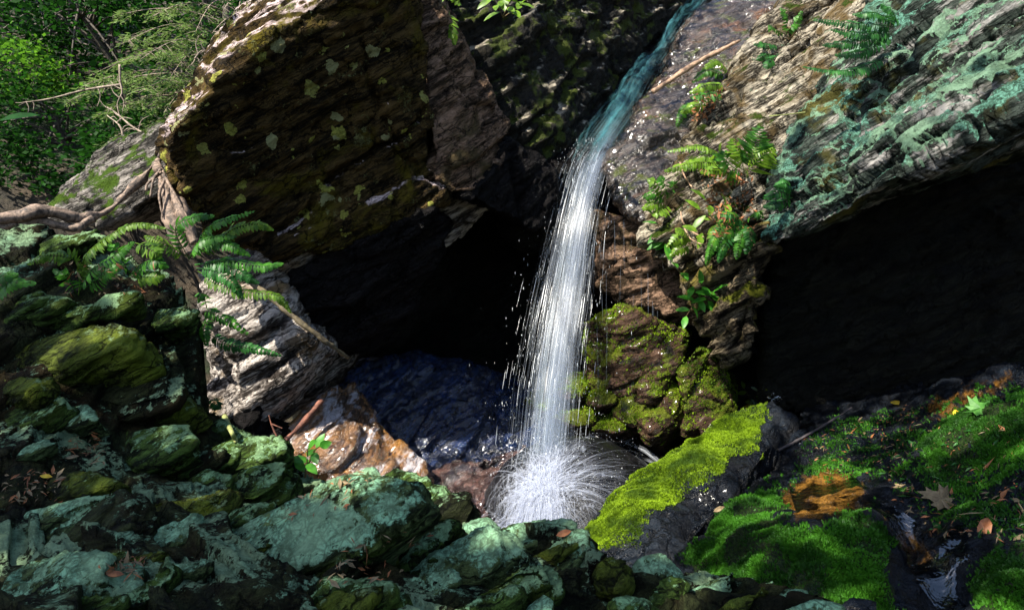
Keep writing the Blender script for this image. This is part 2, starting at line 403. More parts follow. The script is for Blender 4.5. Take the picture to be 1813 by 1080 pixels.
rock('rock_chunk', [[(362,690,4.1),(385,660,4.2),(430,700,4.15),(440,735,4.1),(400,740,4.0),(365,735,4.0),(380,740,4.6),(430,680,4.7),(370,680,4.6)]],
     voxel=.015, mat=M['lower'], low=.02, lay=.015, F=10, fine=.005, seed=7,
     label='small pale rock chunk at the foot of the sunlit undercut rock', cat='rock')
rock('rock_chunk', [[(425,745,4.05),(450,725,4.1),(500,755,4.2),(500,790,4.1),(450,800,3.95),(420,775,3.95),(430,780,4.6),(500,780,4.6)]],
     voxel=.015, mat=M['dark'], low=.02, lay=.02, F=10, fine=.005, seed=8,
     label='small black wet rock chunk beside the brown stream slab', cat='rock')
# cave wall behind everything
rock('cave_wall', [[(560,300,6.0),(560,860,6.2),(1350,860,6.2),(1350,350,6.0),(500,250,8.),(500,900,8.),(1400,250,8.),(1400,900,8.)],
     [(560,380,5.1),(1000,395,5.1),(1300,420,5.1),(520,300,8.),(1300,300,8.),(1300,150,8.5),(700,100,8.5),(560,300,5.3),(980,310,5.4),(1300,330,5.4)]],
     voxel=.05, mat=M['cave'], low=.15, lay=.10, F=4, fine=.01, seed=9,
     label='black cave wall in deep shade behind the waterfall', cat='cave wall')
rock('chute_bed', [[(960,300,4.95),(1010,292,4.9),(1085,300,4.85),(1130,230,5.3),(1170,130,6.0),(1230,10,7.2),(1290,-60,7.8),(1190,-60,8.),(1040,240,5.6),(960,380,5.2),(1110,400,5.2),(1000,420,6.2),(1150,420,6.2),(1250,50,9.)]],
     voxel=.022, mat=M['dark'], low=.03, lay=.03, F=6, fine=.006, seed=10,
     label='wet black stone bed carrying the upper stream to the lip', cat='rock')
# ---------------- right bank
wet = [(1072,300,4.7),(1120,255,4.85),(1160,200,5.1),(1185,120,5.5),(1215,60,5.9),(1270,-10,6.4),(1450,-60,6.2),(1340,110,5.2),(1215,275,4.7),(1150,400,4.55),(1110,370,4.55)]
rock('wet_ledge', [wet+back(wet,1.0,.95,.95)], voxel=.018, mat=M['ledgewet'], low=.04, lay=.05, F=9, fine=.008, seed=11, R=FOLR, chip=.022, chips_size=.22, st=.09,
     label='glistening wet brown ledge along the right side of the upper stream', cat='rock')
ribA = [(1200,300,4.5),(1225,225,4.65),(1310,110,4.9),(1420,-40,5.4),(1500,-40,5.2),(1390,150,4.5),(1300,260,4.3),(1215,330,4.35)]
rock('schist_rib', [ribA+back(ribA,1.2)], voxel=.014, mat=M['pale'], grooves=[([(1210,300),(1260,230),(1330,140),(1430,10)],7,.10),([(1245,310),(1290,240),(1400,110),(1500,0)],7,.08),([(1230,250),(1310,150)],4,.05)], low=.03, lay=.05, F=10, fine=.007, seed=12, R=FOLR, chip=.022, chips_size=.22, st=.09,
     label='sunlit pale grey schist rib with a dark crevice, topmost on the right bank', cat='rock')
ribB = [(1140,420,4.4),(1165,330,4.5),(1230,290,4.35),(1330,220,4.3),(1460,60,4.6),(1560,-40,4.7),(1590,-40,4.5),(1440,200,4.0),(1350,330,3.85),(1300,440,3.85),(1210,470,4.15),(1160,460,4.3)]
rock('schist_rib', [ribB+back(ribB,1.2)], voxel=.014, mat=M['pale'], grooves=[([(1180,440),(1280,330),(1430,180),(1500,80)],7,.09),([(1215,470),(1330,350),(1400,280)],6,.07),([(1150,400),(1240,320),(1300,250)],5,.05)], low=.045, lay=.06, F=9, fine=.008, seed=13, R=FOLR, chip=.022, chips_size=.22, st=.09,
     label='broken pale schist rib with ferns, below the topmost rib on the right bank', cat='rock')
ribC = [(1195,480,4.2),(1245,440,4.1),(1330,400,3.85),(1366,392,3.7),(1336,510,3.8),(1312,625,3.95),(1285,640,4.0),(1260,580,4.1),(1235,540,4.2)]
rock('rock_buttress', [ribC+back(ribC,1.2)], voxel=.014, mat=M['buttress'], grooves=[([(1240,560),(1290,480),(1350,410)],6,.08),([(1290,620),(1330,530),(1365,470)],6,.08),([(1210,490),(1270,440),(1320,400)],5,.06)], low=.045, lay=.06, F=11, fine=.008, seed=14, R=FOLR, chip=.022, chips_size=.22, st=.09,
     label='crumbling brown rock buttress at the left edge of the black overhang', cat='rock')
slabA = [(1345,420,3.7),(1350,330,3.85),(1430,210,3.95),(1530,60,3.9),(1590,-50,3.9),(1900,-60,2.7),(1900,120,2.45),(1813,190,2.45),(1640,285,2.8),(1480,370,3.2),(1390,430,3.5)]
under = [(1355,600,4.3),(1350,760,4.4),(1650,760,4.5),(1900,740,4.1),(1900,190,3.9)]
rock('cliff_slab', [slabA+back(slabA,1.2)+[(1480,385,4.3),(1660,300,4.0),(1900,215,3.6)]],
     voxel=.014, mat=M['teal'], low=.045, lay=.06, F=8, fine=.008, seed=15, R=FOLR, chip=.022, chips_size=.22, st=.09,
     grooves=[([(1400,330),(1520,210),(1640,90),(1700,0)],6,.05),([(1620,250),(1700,190),(1813,120)],6,.05),([(1440,330),(1500,280)],5,.05),([(1380,380),(1450,300),(1560,200),(1700,90),(1813,20)],6,.06),([(1420,360),(1530,280),(1700,165),(1813,100)],5,.05),([(1500,200),(1570,120),(1640,40)],7,.08),([(1480,365),(1600,280),(1760,200)],4,.04)],
     label='teal lichened cliff slab overhanging the mossy bank on the right', cat='cliff')
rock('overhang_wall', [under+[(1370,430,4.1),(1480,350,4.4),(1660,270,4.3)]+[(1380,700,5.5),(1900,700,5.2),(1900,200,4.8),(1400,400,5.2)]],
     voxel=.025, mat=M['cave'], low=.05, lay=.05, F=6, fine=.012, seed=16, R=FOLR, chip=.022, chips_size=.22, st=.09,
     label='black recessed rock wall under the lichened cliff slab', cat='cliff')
# ---------------- rocks behind the falling water
rock('chockstone', [[(1048,375,4.75),(1110,385,4.7),(1190,430,4.6),(1235,480,4.55),(1270,560,4.6),(1215,572,4.6),(1120,545,4.75),(1060,505,4.9),(1050,380,5.6),(1260,560,5.6),(1060,500,5.7)]],
     voxel=.016, mat=M['tan'], low=.025, lay=.016, F=8, fine=.006, seed=17, grooves=[([(1088,470),(1110,500),(1140,520)],3,.04)],
     label='dark tan rock jammed beside the falling water under the right bank', cat='rock')
rock('mossy_block', [[(1030,575,4.75),(1060,555,4.7),(1115,548,4.65),(1180,580,4.6),(1218,592,4.6),(1200,640,4.55),(1165,700,4.6),(1130,710,4.62),(1060,690,4.75),(1035,640,4.8),(1040,560,5.4),(1210,590,5.4),(1180,700,5.4),(1040,690,5.5)]],
     voxel=.014, mat=M['mossblock'], low=.035, lay=.022, F=8, fine=.006, seed=18, lowf=3,
     label='yellow-green mossy block right behind the middle of the falling water', cat='rock')
rock('mossy_pillar', [[(1205,660,4.5),(1222,625,4.52),(1245,612,4.55),(1290,650,4.55),(1310,720,4.5),(1280,770,4.4),(1210,765,4.4),(1220,630,5.2),(1300,680,5.2),(1210,760,5.)]],
     voxel=.014, mat=M['mossblock'], low=.035, lay=.01, F=6, fine=.006, seed=19, lowf=3,
     label='moss draped stone pillar between the mossy block and the mossy bank', cat='rock')
SM = [((1010,690),38,26,4.85),((960,715),40,24,4.95),((1068,705),34,26,4.7),((1120,735),42,30,4.62),((1165,755),36,34,4.5),((1020,745),46,22,4.75),((1085,755),40,22,4.62),((1190,715),26,40,4.6)]
SL = ['small mossy stone seen through the falling water, highest of the low row', 'mossy stone at the left end of the row behind the falling water',
      'red-brown mossy stone at the foot of the mossy block', 'dripping red stone under the mossy block', 'dripping mossy stone next to the pillar foot',
      'low mossy stone just behind the splashing dome', 'low red stone above the misty pool', 'narrow moss stone wedged between mossy block and pillar']
for k, ((cx, cy), rx, ry, d) in enumerate(SM):
    pts = []
    for a in range(9):
        r = RNG.uniform(.8, 1.15); th = a*2*math.pi/9
        pts.append((cx+rx*r*math.cos(th), cy+ry*r*math.sin(th), d+.10*RNG.uniform(0, 1)))
        pts.append((cx+rx*.55*r*math.cos(th), cy+ry*.55*r*math.sin(th), d-.06+.05*math.sin(th)*-1))
    rock('mossy_stone', [pts+back(pts, .5)], voxel=.013, mat=M['mossblock'], low=.03, lay=.018, F=12, fine=.006, seed=20+k, lowf=4, chip=.01, chips_size=.1, label=SL[k], cat='stone', group='mossy stones behind the falling water')
# ---------------- stream floor
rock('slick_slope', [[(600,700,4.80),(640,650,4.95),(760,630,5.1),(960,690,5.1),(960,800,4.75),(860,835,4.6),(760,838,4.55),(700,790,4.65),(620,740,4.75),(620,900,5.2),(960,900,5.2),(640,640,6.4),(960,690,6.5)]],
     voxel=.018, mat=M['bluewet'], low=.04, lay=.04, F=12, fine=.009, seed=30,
     label='slick black slope with blue sky reflection painted in its colour, left of the falling water', cat='rock')
rock('stream_slab', [[(470,790,4.1),(530,735,4.25),(600,680,4.55),(622,688,4.6),(620,740,4.45),(705,775,4.4),(765,838,4.2),(740,870,4.0),(600,850,4.0),(500,815,4.1),(500,950,4.5),(760,950,4.6),(620,800,5.2)]],
     voxel=.014, mat=M['brownwet'], low=.02, lay=.014, F=10, fine=.004, seed=31,
     label='wet orange-brown slab with a thin sheet of stream water in the sun', cat='rock')
rock('red_wet_rock', [[(755,838,4.45),(830,825,4.5),(930,785,4.65),(960,830,4.4),(930,950,4.0),(840,940,4.0),(790,900,4.1),(760,860,4.3),(780,1000,4.3),(950,1000,4.2)]],
     voxel=.014, mat=M['redwet'], low=.03, lay=.03, F=12, fine=.007, seed=32,
     label='reddish wet rock glittering left of the splash', cat='rock')
dome = []
for a in range(16):
    th = a*2*math.pi/16
    for rr, dz in ((1., 0.), (.85, .16), (.6, .27), (.25, .33)):
        dome.append(Vector((.0+.56*rr*math.cos(th), .50*rr*math.sin(th), dz-.05)))
c0 = P(1015, 880, 4.25)
DOMEC = Vector((c0.x+.02, c0.y, c0.z+.05))
dome = [DOMEC+v for v in dome]+[DOMEC+Vector((.5*math.cos(a), .45*math.sin(a), -.4)) for a in range(6)]
rock('splash_boulder', [dome], voxel=.016, mat=M['dome'], low=.02, lay=.004, F=6, fine=.003, seed=33, smooth_it=6, chip=0,
     label='smooth black domed boulder that the waterfall splashes on', cat='boulder')
# ------------------------------------------------------------------ interpolated depth fields (thin plate)
class TPS:
    def __init__(s, pts, scale=400.):
        a = np.array(pts, dtype=np.float64); s.s = scale
        s.x = a[:, :2]/scale; n = len(a)
        K = s.k(s.x, s.x)+np.eye(n)*1e-4; Pm = np.hstack([np.ones((n, 1)), s.x])
        A = np.block([[K, Pm], [Pm.T, np.zeros((3, 3))]])
        s.w = np.linalg.solve(A, np.concatenate([1/a[:, 2], np.zeros(3)]))
    @staticmethod
    def k(a, b):
        r2 = ((a[:, None]-b[None])**2).sum(-1); return np.where(r2 > 0, .5*r2*np.log(np.maximum(r2, 1e-12)), 0)
    def __call__(s, px, py):
        q = np.stack([np.atleast_1d(px), np.atleast_1d(py)], 1)/s.s
        return 1/(s.k(q, s.x) @ s.w[:-3] + s.w[-3] + q @ s.w[-2:])
def in_poly(px, py, poly):
    c = np.zeros(len(px), dtype=bool); n = len(poly); j = n-1
    for i in range(n):
        xi, yi = poly[i]; xj, yj = poly[j]
        c ^= ((yi > py) != (yj > py)) & (px < (xj-xi)*(py-yi)/((yj-yi) or 1e-9)+xi)
        j = i
    return c
def Pn(px, py, d):
    x = (px-W/2)/FPX*d; u = -(py-H/2)/FPX*d
    return np.stack([x, d*CP-u*SP, CAMZ+d*SP+u*CP], 1)
def field_solid(name, field, poly, step, sink, depth, mat, disp=None, bumps=(), zmin=None):
    """solid whose visible face follows a depth field inside a photo outline; the skirt goes down into the ground"""
    xs = np.arange(min(p[0] for p in poly), max(p[0] for p in poly)+step, step)
    ys = np.arange(min(p[1] for p in poly), max(p[1] for p in poly)+step, step)
    gx, gy = np.meshgrid(xs, ys); nx, ny = len(xs), len(ys)
    px, py = gx.ravel(), gy.ravel()
    ins = in_poly(px, py, poly)
    co = Pn(px, py, field(px, py))
    co[:, 2] -= sink
    for (bx, by, rx, ry, ang, h) in bumps:
        ca, sa = math.cos(math.radians(ang)), math.sin(math.radians(ang))
        u = (px-bx)*ca-(py-by)*sa; v = (px-bx)*sa+(py-by)*ca
        co[:, 2] += h*np.exp(-((u/rx)**2+(v/ry)**2)**1.5)
    idx = np.arange(nx*ny).reshape(ny, nx)
    a, b, c, d = idx[:-1, :-1].ravel(), idx[:-1, 1:].ravel(), idx[1:, 1:].ravel(), idx[1:, :-1].ravel()
    ok = ins[a] & ins[b] & ins[c] & ins[d]
    q = np.stack([a, d, c, b], 1)[ok]
    used = np.unique(q); mp = -np.ones(nx*ny, dtype=np.int64); mp[used] = np.arange(len(used))
    q = mp[q]; co = co[used]
    me = bpy.data.meshes.new(name); me.from_pydata(co, [], q.tolist()); me.update()
    bm = bmesh.new(); bm.from_mesh(me)
    eb = [e for e in bm.edges if e.is_boundary]
    r = bmesh.ops.extrude_edge_only(bm, edges=eb)
    nv = [g for g in r['geom'] if isinstance(g, bmesh.types.BMVert)]
    for v in nv: v.co.z = min(v.co.z-depth, (zmin if zmin is not None else 9))
    bmesh.ops.recalc_face_normals(bm, faces=bm.faces)
    bm.to_mesh(me); bm.free()
    me.polygons.foreach_set('use_smooth', np.ones(len(me.polygons), dtype=bool)); me.update()
    co = get_co(me); no = get_no(me)
    if disp is not None: co = co + no*disp(co, no)[:, None]
    base = np.array([co[:, 0].mean(), co[:, 1].mean(), co[:, 2].min()])
    set_co(me, co-base)
    return link(name, me, mat, loc=base)

LEDGE = TPS([(0,1080,1.15),(900,1080,1.25),(1480,1080,1.35),(500,900,1.75),(820,880,2.1),(1000,930,1.9),(500,780,2.3),(0,900,1.6),
             (0,740,2.0),(340,710,2.4),(0,620,2.2),(220,600,2.3),(0,550,2.35),(350,520,2.6),(200,440,2.7),(0,420,2.6),(600,840,2.1),(1300,1010,1.65),(1100,1000,1.6),
             (-250,700,1.9),(-250,420,2.5),(-250,1080,1.1),(0,1300,.8),(900,1300,.85),(1500,1300,.95)])
ledge_poly = [(-220,398),(60,404),(200,422),(330,500),(352,560),(355,640),(360,735),(430,760),(495,788),(560,832),(640,840),(700,838),(800,872),(832,905),(880,945),(1000,940),
              (1030,975),(1050,1010),(1200,1020),(1290,1015),(1400,1048),(1480,1085),(1500,1240),(-220,1240)]
LEDGE_OBJ = field_solid('stone_ledge', LEDGE, ledge_poly, 4, .018, .6, M['ledgeflake'], disp=lambda c, n: schist(c, n, low=.025, lay=.04, F=15, fine=.004, seed=50, st=.12, sharp=.88)+chips(c, .010, .16, 5, FOL), zmin=.2)
tag(LEDGE_OBJ, 'dark soil-filled rock ledge that carries the lichened foreground stones', 'rock ledge')

# polygon of the visible face in photo pixels, thickness, material key, tilt, label
ST = [
 ([(38,446),(95,425),(160,408),(182,420),(120,440),(60,458)], .05, 'stone', 'thin grey slab at the back of the ledge beneath the gnarled root'),
 ([(8,552),(28,528),(70,513),(108,522),(120,532),(80,556),(20,560)], .10, 'stone', 'rounded lichened stone at the left end of the fern ledge'),
 ([(0,556),(110,546),(240,527),(232,543),(110,562),(-20,578)], .06, 'stone', 'long thin slab forming the lip under the fern soil'),
 ([(250,560),(270,540),(335,540),(318,572),(270,584)], .08, 'stone', 'small dark stone below the fern clump at the right end of the lip'),
 ([(-20,645),(80,606),(160,578),(216,575),(228,615),(165,634),(100,652),(0,664)], .16, 'stone_olive', 'wedge shaped yellow-green slab, brightest stone of the upper left stack'),
 ([(150,640),(225,610),(290,596),(302,640),(292,700),(210,720),(140,700)], .07, 'ledge', 'big black shaded block below the yellow-green wedge slab'),
 ([(285,590),(325,560),(345,580),(345,660),(340,735),(300,730),(290,640)], .05, 'ledge', 'tall black block at the right end of the upper stack'),
 ([(-10,675),(30,664),(72,668),(62,692),(0,698)], .08, 'stone_olive', 'small olive stone under the wedge slab at the left edge of the picture'),
 ([(-5,738),(40,712),(78,694),(90,695),(107,714),(72,736),(8,750)], .07, 'stone', 'pointed green slab in the middle left stack with a pale lichen corner'),
 ([(98,738),(120,722),(150,723),(168,742),(130,755),(104,750)], .07, 'stone_lichen', 'small knobbly lichened stone right of the pointed green slab'),
 ([(225,744),(255,724),(290,710),(338,706),(346,728),(295,748),(245,756)], .08, 'stone_olive', 'olive domed stone just below the tall black block'),
 ([(182,814),(205,790),(236,770),(322,758),(334,790),(296,812),(245,826)], .09, 'stone', 'broad grey-green stone with pale lichen under the olive domed stone'),
 ([(344,776),(366,752),(395,737),(432,756),(426,782),(380,786)], .09, 'stone', 'dark greenish stone with a straw-coloured stem lying on it'),
 ([(308,832),(345,812),(392,790),(440,782),(500,776),(505,802),(450,834),(372,820)], .12, 'stone', 'mossy dark stone at the edge above the stream slab'),
 ([(388,884),(400,862),(414,846),(460,832),(504,820),(492,858),(450,882)], .10, 'stone', 'sharp lichened block pointing right above the streaming slab edge'),
 ([(336,858),(362,834),(410,838),(408,862),(370,870)], .06, 'stone', 'small round stone left of the sharp pointing block'),
 ([(78,866),(90,841),(130,835),(166,838),(214,856),(156,874),(112,884)], .06, 'stone_olive', 'smooth olive stone with leaf litter on its left side'),
 ([(-10,930),(40,898),(100,880),(167,865),(208,866),(136,894),(138,916),(80,944),(5,966)], .12, 'stone_lichen', 'large white-edged slab at the left edge, its crest frosted with lichen'),
 ([(120,930),(140,900),(215,872),(240,885),(236,930),(180,965),(90,975)], .14, 'ledge', 'black shaded block beneath the white-edged slab'),
 ([(232,936),(240,905),(256,882),(320,872),(391,864),(364,900),(312,934)], .10, 'stone_olive', 'olive brown slab with a white lichen fringe along its top'),
 ([(372,925),(385,905),(405,898),(452,904),(436,930),(400,940)], .08, 'stone', 'small shaded stone with one pale lichen spot, right of the fringed slab'),
 ([(-10,1050),(40,1012),(70,995),(106,978),(188,983),(190,1020),(150,1064),(20,1090)], .10, 'stone_lichen', 'big mottled grey-teal slab in the bottom left corner'),
 ([(148,990),(190,970),(226,966),(234,986),(194,1010)], .05, 'stone', 'small flat chip on top of the mottled corner slab'),
 ([(100,1110),(240,1030),(365,955),(480,905),(622,853),(722,848),(748,890),(702,912),(585,990),(480,1014),(410,1050),(330,1110)], .11, 'stone_lichen', 'longest foreground slab, covered with teal lichen on its upper end'),
 ([(478,905),(560,856),(595,840),(665,829),(688,842),(626,874),(562,890),(484,918)], .06, 'stone_lichen', 'thin slab lying behind the upper end of the longest slab'),
 ([(668,848),(700,830),(756,841),(760,858),(718,864)], .08, 'stone', 'dark stone on the rim left of the reddish wet rock'),
 ([(718,864),(750,848),(790,851),(804,870),(768,892),(738,896)], .09, 'stone', 'mossy rim stone just below the reddish wet rock'),
 ([(765,893),(795,880),(830,875),(840,895),(824,922),(764,918)], .10, 'ledge', 'black angular stone on the rim nearest the splash'),
 ([(568,1004),(583,978),(630,958),(680,943),(690,967),(636,1002),(596,1014)], .08, 'stone_olive', 'olive stone in the gap under the teal end of the longest slab'),
 ([(670,1038),(719,992),(760,955),(798,930),(812,926),(792,953),(742,1018),(699,1030)], .05, 'stone', 'narrow blade-like slab standing on edge in the middle of the foreground'),
 ([(694,1054),(754,1002),(812,970),(855,954),(885,952),(918,978),(892,1004),(850,1044),(780,1048)], .10, 'stone_lichen', 'slab in the bottom middle with the thickest crust of teal lichen'),
 ([(808,940),(835,922),(862,911),(884,934),(824,965)], .07, 'stone_lichen', 'small teal stone behind the thickly crusted slab'),
 ([(875,948),(915,934),(958,928),(1010,929),(1010,945),(954,968),(912,974)], .08, 'stone_lichen', 'broad lichened rim stone directly under the splash'),
 ([(958,988),(985,965),(1014,942),(1040,944),(1041,973),(1014,1020),(966,1020)], .12, 'stone_lichen', 'blocky lichened stone at the right end of the rim, beside the mossy rock'),
 ([(770,1095),(815,1055),(858,1032),(910,998),(954,998),(970,1028),(908,1068),(838,1095)], .08, 'stone', 'dark ribbed slab right of the thickly crusted slab'),
 ([(912,1095),(930,1062),(960,1042),(980,1056),(976,1095)], .08, 'stone_lichen', 'pale lichened end of a slab at the bottom edge, middle of the picture'),
 ([(545,1100),(600,1060),(646,1038),(694,1038),(696,1056),(620,1092)], .06, 'stone', 'long dull green slab at the bottom edge left of the thickly crusted slab'),
 ([(500,1070),(545,1045),(578,1032),(630,1031),(628,1046),(550,1076)], .05, 'stone', 'thin green slab above the long dull slab at the bottom edge'),
 ([(972,1030),(994,1014),(1014,1005),(1024,1017),(986,1040)], .05, 'stone_lichen', 'small tilted chip below the blocky end stone of the rim'),
 ([(1050,1018),(1060,1000),(1076,990),(1108,996),(1114,1028),(1094,1046),(1055,1050)], .12, 'stone_olive', 'rounded yellow-brown stone under the mossy rock'),
 ([(1112,1012),(1122,996),(1138,986),(1170,980),(1204,1010),(1204,1038),(1130,1048)], .12, 'stone_lichen', 'block with a teal cap next to the rounded yellow-brown stone'),
 ([(1076,1074),(1092,1060),(1112,1056),(1146,1064),(1142,1090),(1080,1090)], .08, 'stone', 'low stone in front of the rounded yellow-brown stone'),
 ([(1140,1085),(1190,1050),(1238,1026),(1298,1000),(1304,1010),(1262,1036),(1306,1044),(1262,1092)], .08, 'stone_lichen', 'pale splintered slab whose thin tongue points up at the green moss'),
 ([(1300,1034),(1318,1024),(1335,1018),(1340,1044),(1316,1062)], .08, 'stone', 'small grey stone right of the splintered slab'),
 ([(1338,1036),(1354,1028),(1372,1022),(1373,1038),(1345,1054)], .05, 'stone_lichen', 'smallest white-topped stone at the edge of the green moss'),
 ([(1372,1064),(1382,1050),(1394,1038),(1428,1043),(1410,1068)], .08, 'stone_lichen', 'stone with white crust right of the smallest white-topped stone'),
 ([(1362,1095),(1400,1072),(1438,1056),(1484,1074),(1488,1100)], .08, 'stone_lichen', 'last lichened stone at the right end of the foreground row'),
]
STONES = []
for k, (poly, t, mk, lab) in enumerate(ST):
    if mk == 'ledge': mk = 'ledgeflake'
    cx = sum(p[0] for p in poly)/len(poly); cy = sum(p[1] for p in poly)/len(poly)
    d = float(LEDGE(cx, cy)[0]) - .03
    steep = sstep(760, 520, np.array([cy]))[0]
    n = (-.34+RNG.uniform(-.07, .07), -.42-.22*steep+RNG.uniform(-.06, .06), .82-.22*steep)
    pts = slab_pts(poly, d, n, t*.95, shrink=.85)
    wd = max(p[0] for p in poly)-min(p[0] for p in poly)
    nn = Vector(n).normalized()
    m = len(poly); c = sum((Vector(p) for p in pts[:m]), Vector())/m
    crest = [c + (p-c)*.55 + nn*t*RNG.uniform(.0, .10) for p in pts[:m:2]]
    sc = min(1., wd/150.)
    rock('ledge_stone', [crest+pts], voxel=.0072 if cy > 700 else .009, mat=M[mk], smooth_it=0, low=.010*sc, lay=.024*sc+.005, F=19, fine=.0022, seed=60+k, lowf=5, st=.10, sharp=.90,
         chip=.006*sc+.001, chips_size=.16, label=lab, cat='stone', group='lichened stones of the foreground ledge')
    STONES.append(bpy.context.scene.objects[-1] if False else ALLROCK[-1])

# thin flakes of schist jammed between the larger stones
rsf = np.random.default_rng(99); nf = 0; tries = 0
while nf < 30 and tries < 3000:
    tries += 1
    cx, cy = rsf.uniform(-30, 1480), rsf.uniform(540, 1090)
    if not in_poly(np.array([cx]), np.array([cy]), ledge_poly)[0]: continue
    d = float(LEDGE(cx, cy)[0])
    f = 1.6/d; L, B, an = rsf.uniform(70, 150)*f, rsf.uniform(10, 22)*f, math.radians(rsf.normal(27, 9))
    poly = []
    for q in range(9):
        th = q*2*math.pi/9; r_ = rsf.uniform(.75, 1.15); u, v = L*.62*math.cos(th)*r_, B*math.sin(th)*r_
        poly.append((cx+u*math.cos(an)+v*math.sin(an), cy-u*math.sin(an)+v*math.cos(an)))
    if not in_poly(np.array([p[0] for p in poly]), np.array([p[1] for p in poly])+12, ledge_poly).all(): continue
    steep = sstep(760, 520, np.array([cy]))[0]
    n = (-.30+rsf.uniform(-.12, .12), -.46-.25*steep+rsf.uniform(-.1, .1), .82-.25*steep)
    rock('schist_flake', [slab_pts(poly, d-.012, n, rsf.uniform(.025, .05))], voxel=.008, mat=M[['stone', 'stone', 'stone_lichen', 'stone_olive', 'ledgeflake'][nf % 5]], smooth_it=0, low=.008, lay=.009, F=34, fine=.004, seed=300+nf, lowf=6, st=.25,
         chip=.006, chips_size=.06, label='thin flake of greenish schist wedged between the larger ledge stones', cat='stone', group='schist flakes wedged into the foreground ledge')
    nf += 1
# ------------------------------------------------------------------ mossy bank on the right
lobe = [(1030,955,3.25),(1100,880,3.5),(1190,800,3.8),(1290,737,4.0),(1370,718,4.05),(1405,742,3.9),(1335,800,3.6),(1290,835,3.45),(1230,880,3.25),(1150,900,3.2)]
low = [(1290,860,3.45),(1230,940,3.05),(1180,1010,2.8),(1060,1010,2.9),(1400,780,3.85)]
MOSSROCK = rock('mossy_rock', [lobe+low+[(1060,1060,3.2),(1250,1020,3.2),(1400,800,4.3),(1190,860,4.3),(1330,760,4.5)]],
     voxel=.013, mat=M['bank'], low=.045, lay=.03, F=9, fine=.006, seed=41, lowf=2.5, chip=.012, chips_size=.2,
     label='rounded rock with a sunlit yellow-green moss coat, right of the splash', cat='rock')
BANK = TPS([(1195,1010,2.65),(1260,920,3.0),(1340,850,3.35),(1450,765,3.8),(1560,715,3.9),(1660,680,3.6),(1813,655,3.15),(1950,640,2.8),(1950,1120,1.55),(1480,1100,1.9),
            (1700,850,2.65),(1530,850,3.0),(1250,1060,2.4),(1650,1000,2.1),(1350,980,2.45),(1813,800,2.5),(1950,850,2.2),(1100,1150,2.2),(1480,1250,1.5),(1950,1250,1.3)])
bank_poly = [(1160,1020),(1240,935),(1330,850),(1390,790),(1420,720),(1560,690),(1660,668),(1813,640),(1990,620),(1990,1240),(1150,1240)]
bumps = [(1400,960,150,60,14,.05),(1500,990,90,60,10,.07),(1735,765,110,45,24,.07),(1800,1030,90,80,20,.07),(1300,900,80,30,35,.04),(1540,830,70,30,20,-.03),
         (1450,870,90,35,20,-.03),(1620,960,40,60,-30,-.09),(1680,1050,50,60,-30,-.08),(1550,960,40,40,0,.04),(1720,690,80,22,18,.05)]
BANK_OBJ = field_solid('rocky_bank', BANK, bank_poly, 4, .0, .8, M['bank'], bumps=bumps, zmin=-.3,
     disp=lambda c, n: schist(c, n, low=.03, lay=.022, F=9, fine=.006, seed=51, lowf=3)+.012*fbm(c*14, 3))
tag(BANK_OBJ, 'dark wet rock bank with cushions of green moss under the black overhang', 'bank')
STS = [([(1355,925),(1375,910),(1398,903),(1412,910),(1408,925),(1370,935)], 2.8, 'dark grey stone on the mossy bank, left of the pair'),
       ([(1398,928),(1408,910),(1425,905),(1442,912),(1440,928),(1410,936)], 2.78, 'dark grey stone on the mossy bank, right of the pair'),
       ([(1530,930),(1548,918),(1578,945),(1585,990),(1560,1000),(1540,970)], 2.5, 'blue-grey wet stone beside the trickle on the bank'),
       ([(1490,1085),(1510,1060),(1550,1062),(1560,1090),(1520,1100)], 1.95, 'blue-grey stone at the bottom edge left of the trickle')]
for k, (poly, d, lab) in enumerate(STS):
    cx = sum(p[0] for p in poly)/len(poly); cy = sum(p[1] for p in poly)/len(poly)
    d = float(BANK(cx, cy)[0])-.06
    rock('wet_stone', [slab_pts(poly, d, (-.2, -.5, .85), .10)], voxel=.009, mat=M['bank'], low=.015, lay=.008, F=15, fine=.003, seed=120+k, lowf=5, chip=.006, chips_size=.08,
         label=lab, cat='stone')

# ------------------------------------------------------------------ ground sheet: gorge floor and wooded slopes
def ground_h(x, y):
    x = np.asarray(x, dtype=np.float64); y = np.asarray(y, dtype=np.float64)
    r = np.hypot(x-.2, (y-3.6)*.9)
    gorge = -.75
    up = sstep(2.6, 6., r)
    left = 1.1 + .30*np.maximum(0, -x-3.) + .28*np.maximum(0, y-5)
    right = 1.5 + .8*np.maximum(0, x-3.5)
    side = sstep(-1.5, 3., x)
    hh = left*(1-side) + (right+.45*np.maximum(0, y-6))*side
    hh = np.where(y < 1, hh*sstep(-6, 1, y)*.4 + (.35+.12*np.maximum(0, -y))*(1-sstep(-6, 1, y)*.4), hh)
    hh = 60*np.tanh(hh/60)
    return gorge*(1-up) + hh*up
n = 150
g = np.linspace(-1, 1, n); gg = np.sign(g)*(np.abs(g)**2.6)*220
gx, gy = np.meshgrid(gg+0, gg+4); px, py = gx.ravel(), gy.ravel()
z = ground_h(px, py)
r = np.hypot(px, py-4)
z = z + fbm(np.stack([px*.5, py*.5, px*0], 1), 4)*.35*sstep(3, 9, r)
idx = np.arange(n*n).reshape(n, n)
q = np.stack([idx[:-1, :-1].ravel(), idx[:-1, 1:].ravel(), idx[1:, 1:].ravel(), idx[1:, :-1].ravel()], 1)
me = mesh_from(np.stack([px, py, z], 1), q.tolist(), True)
t = NT('forest_floor'); co = t.coord()
c = t.mix(t.ramp(t.noise(co, 3, 6, .7), .35, .65), (.02, .017, .010), (.07, .05, .03))
c = t.mix(t.ramp(t.noise(co, .9, 5, .7), .5, .6), c, (.02, .035, .010))
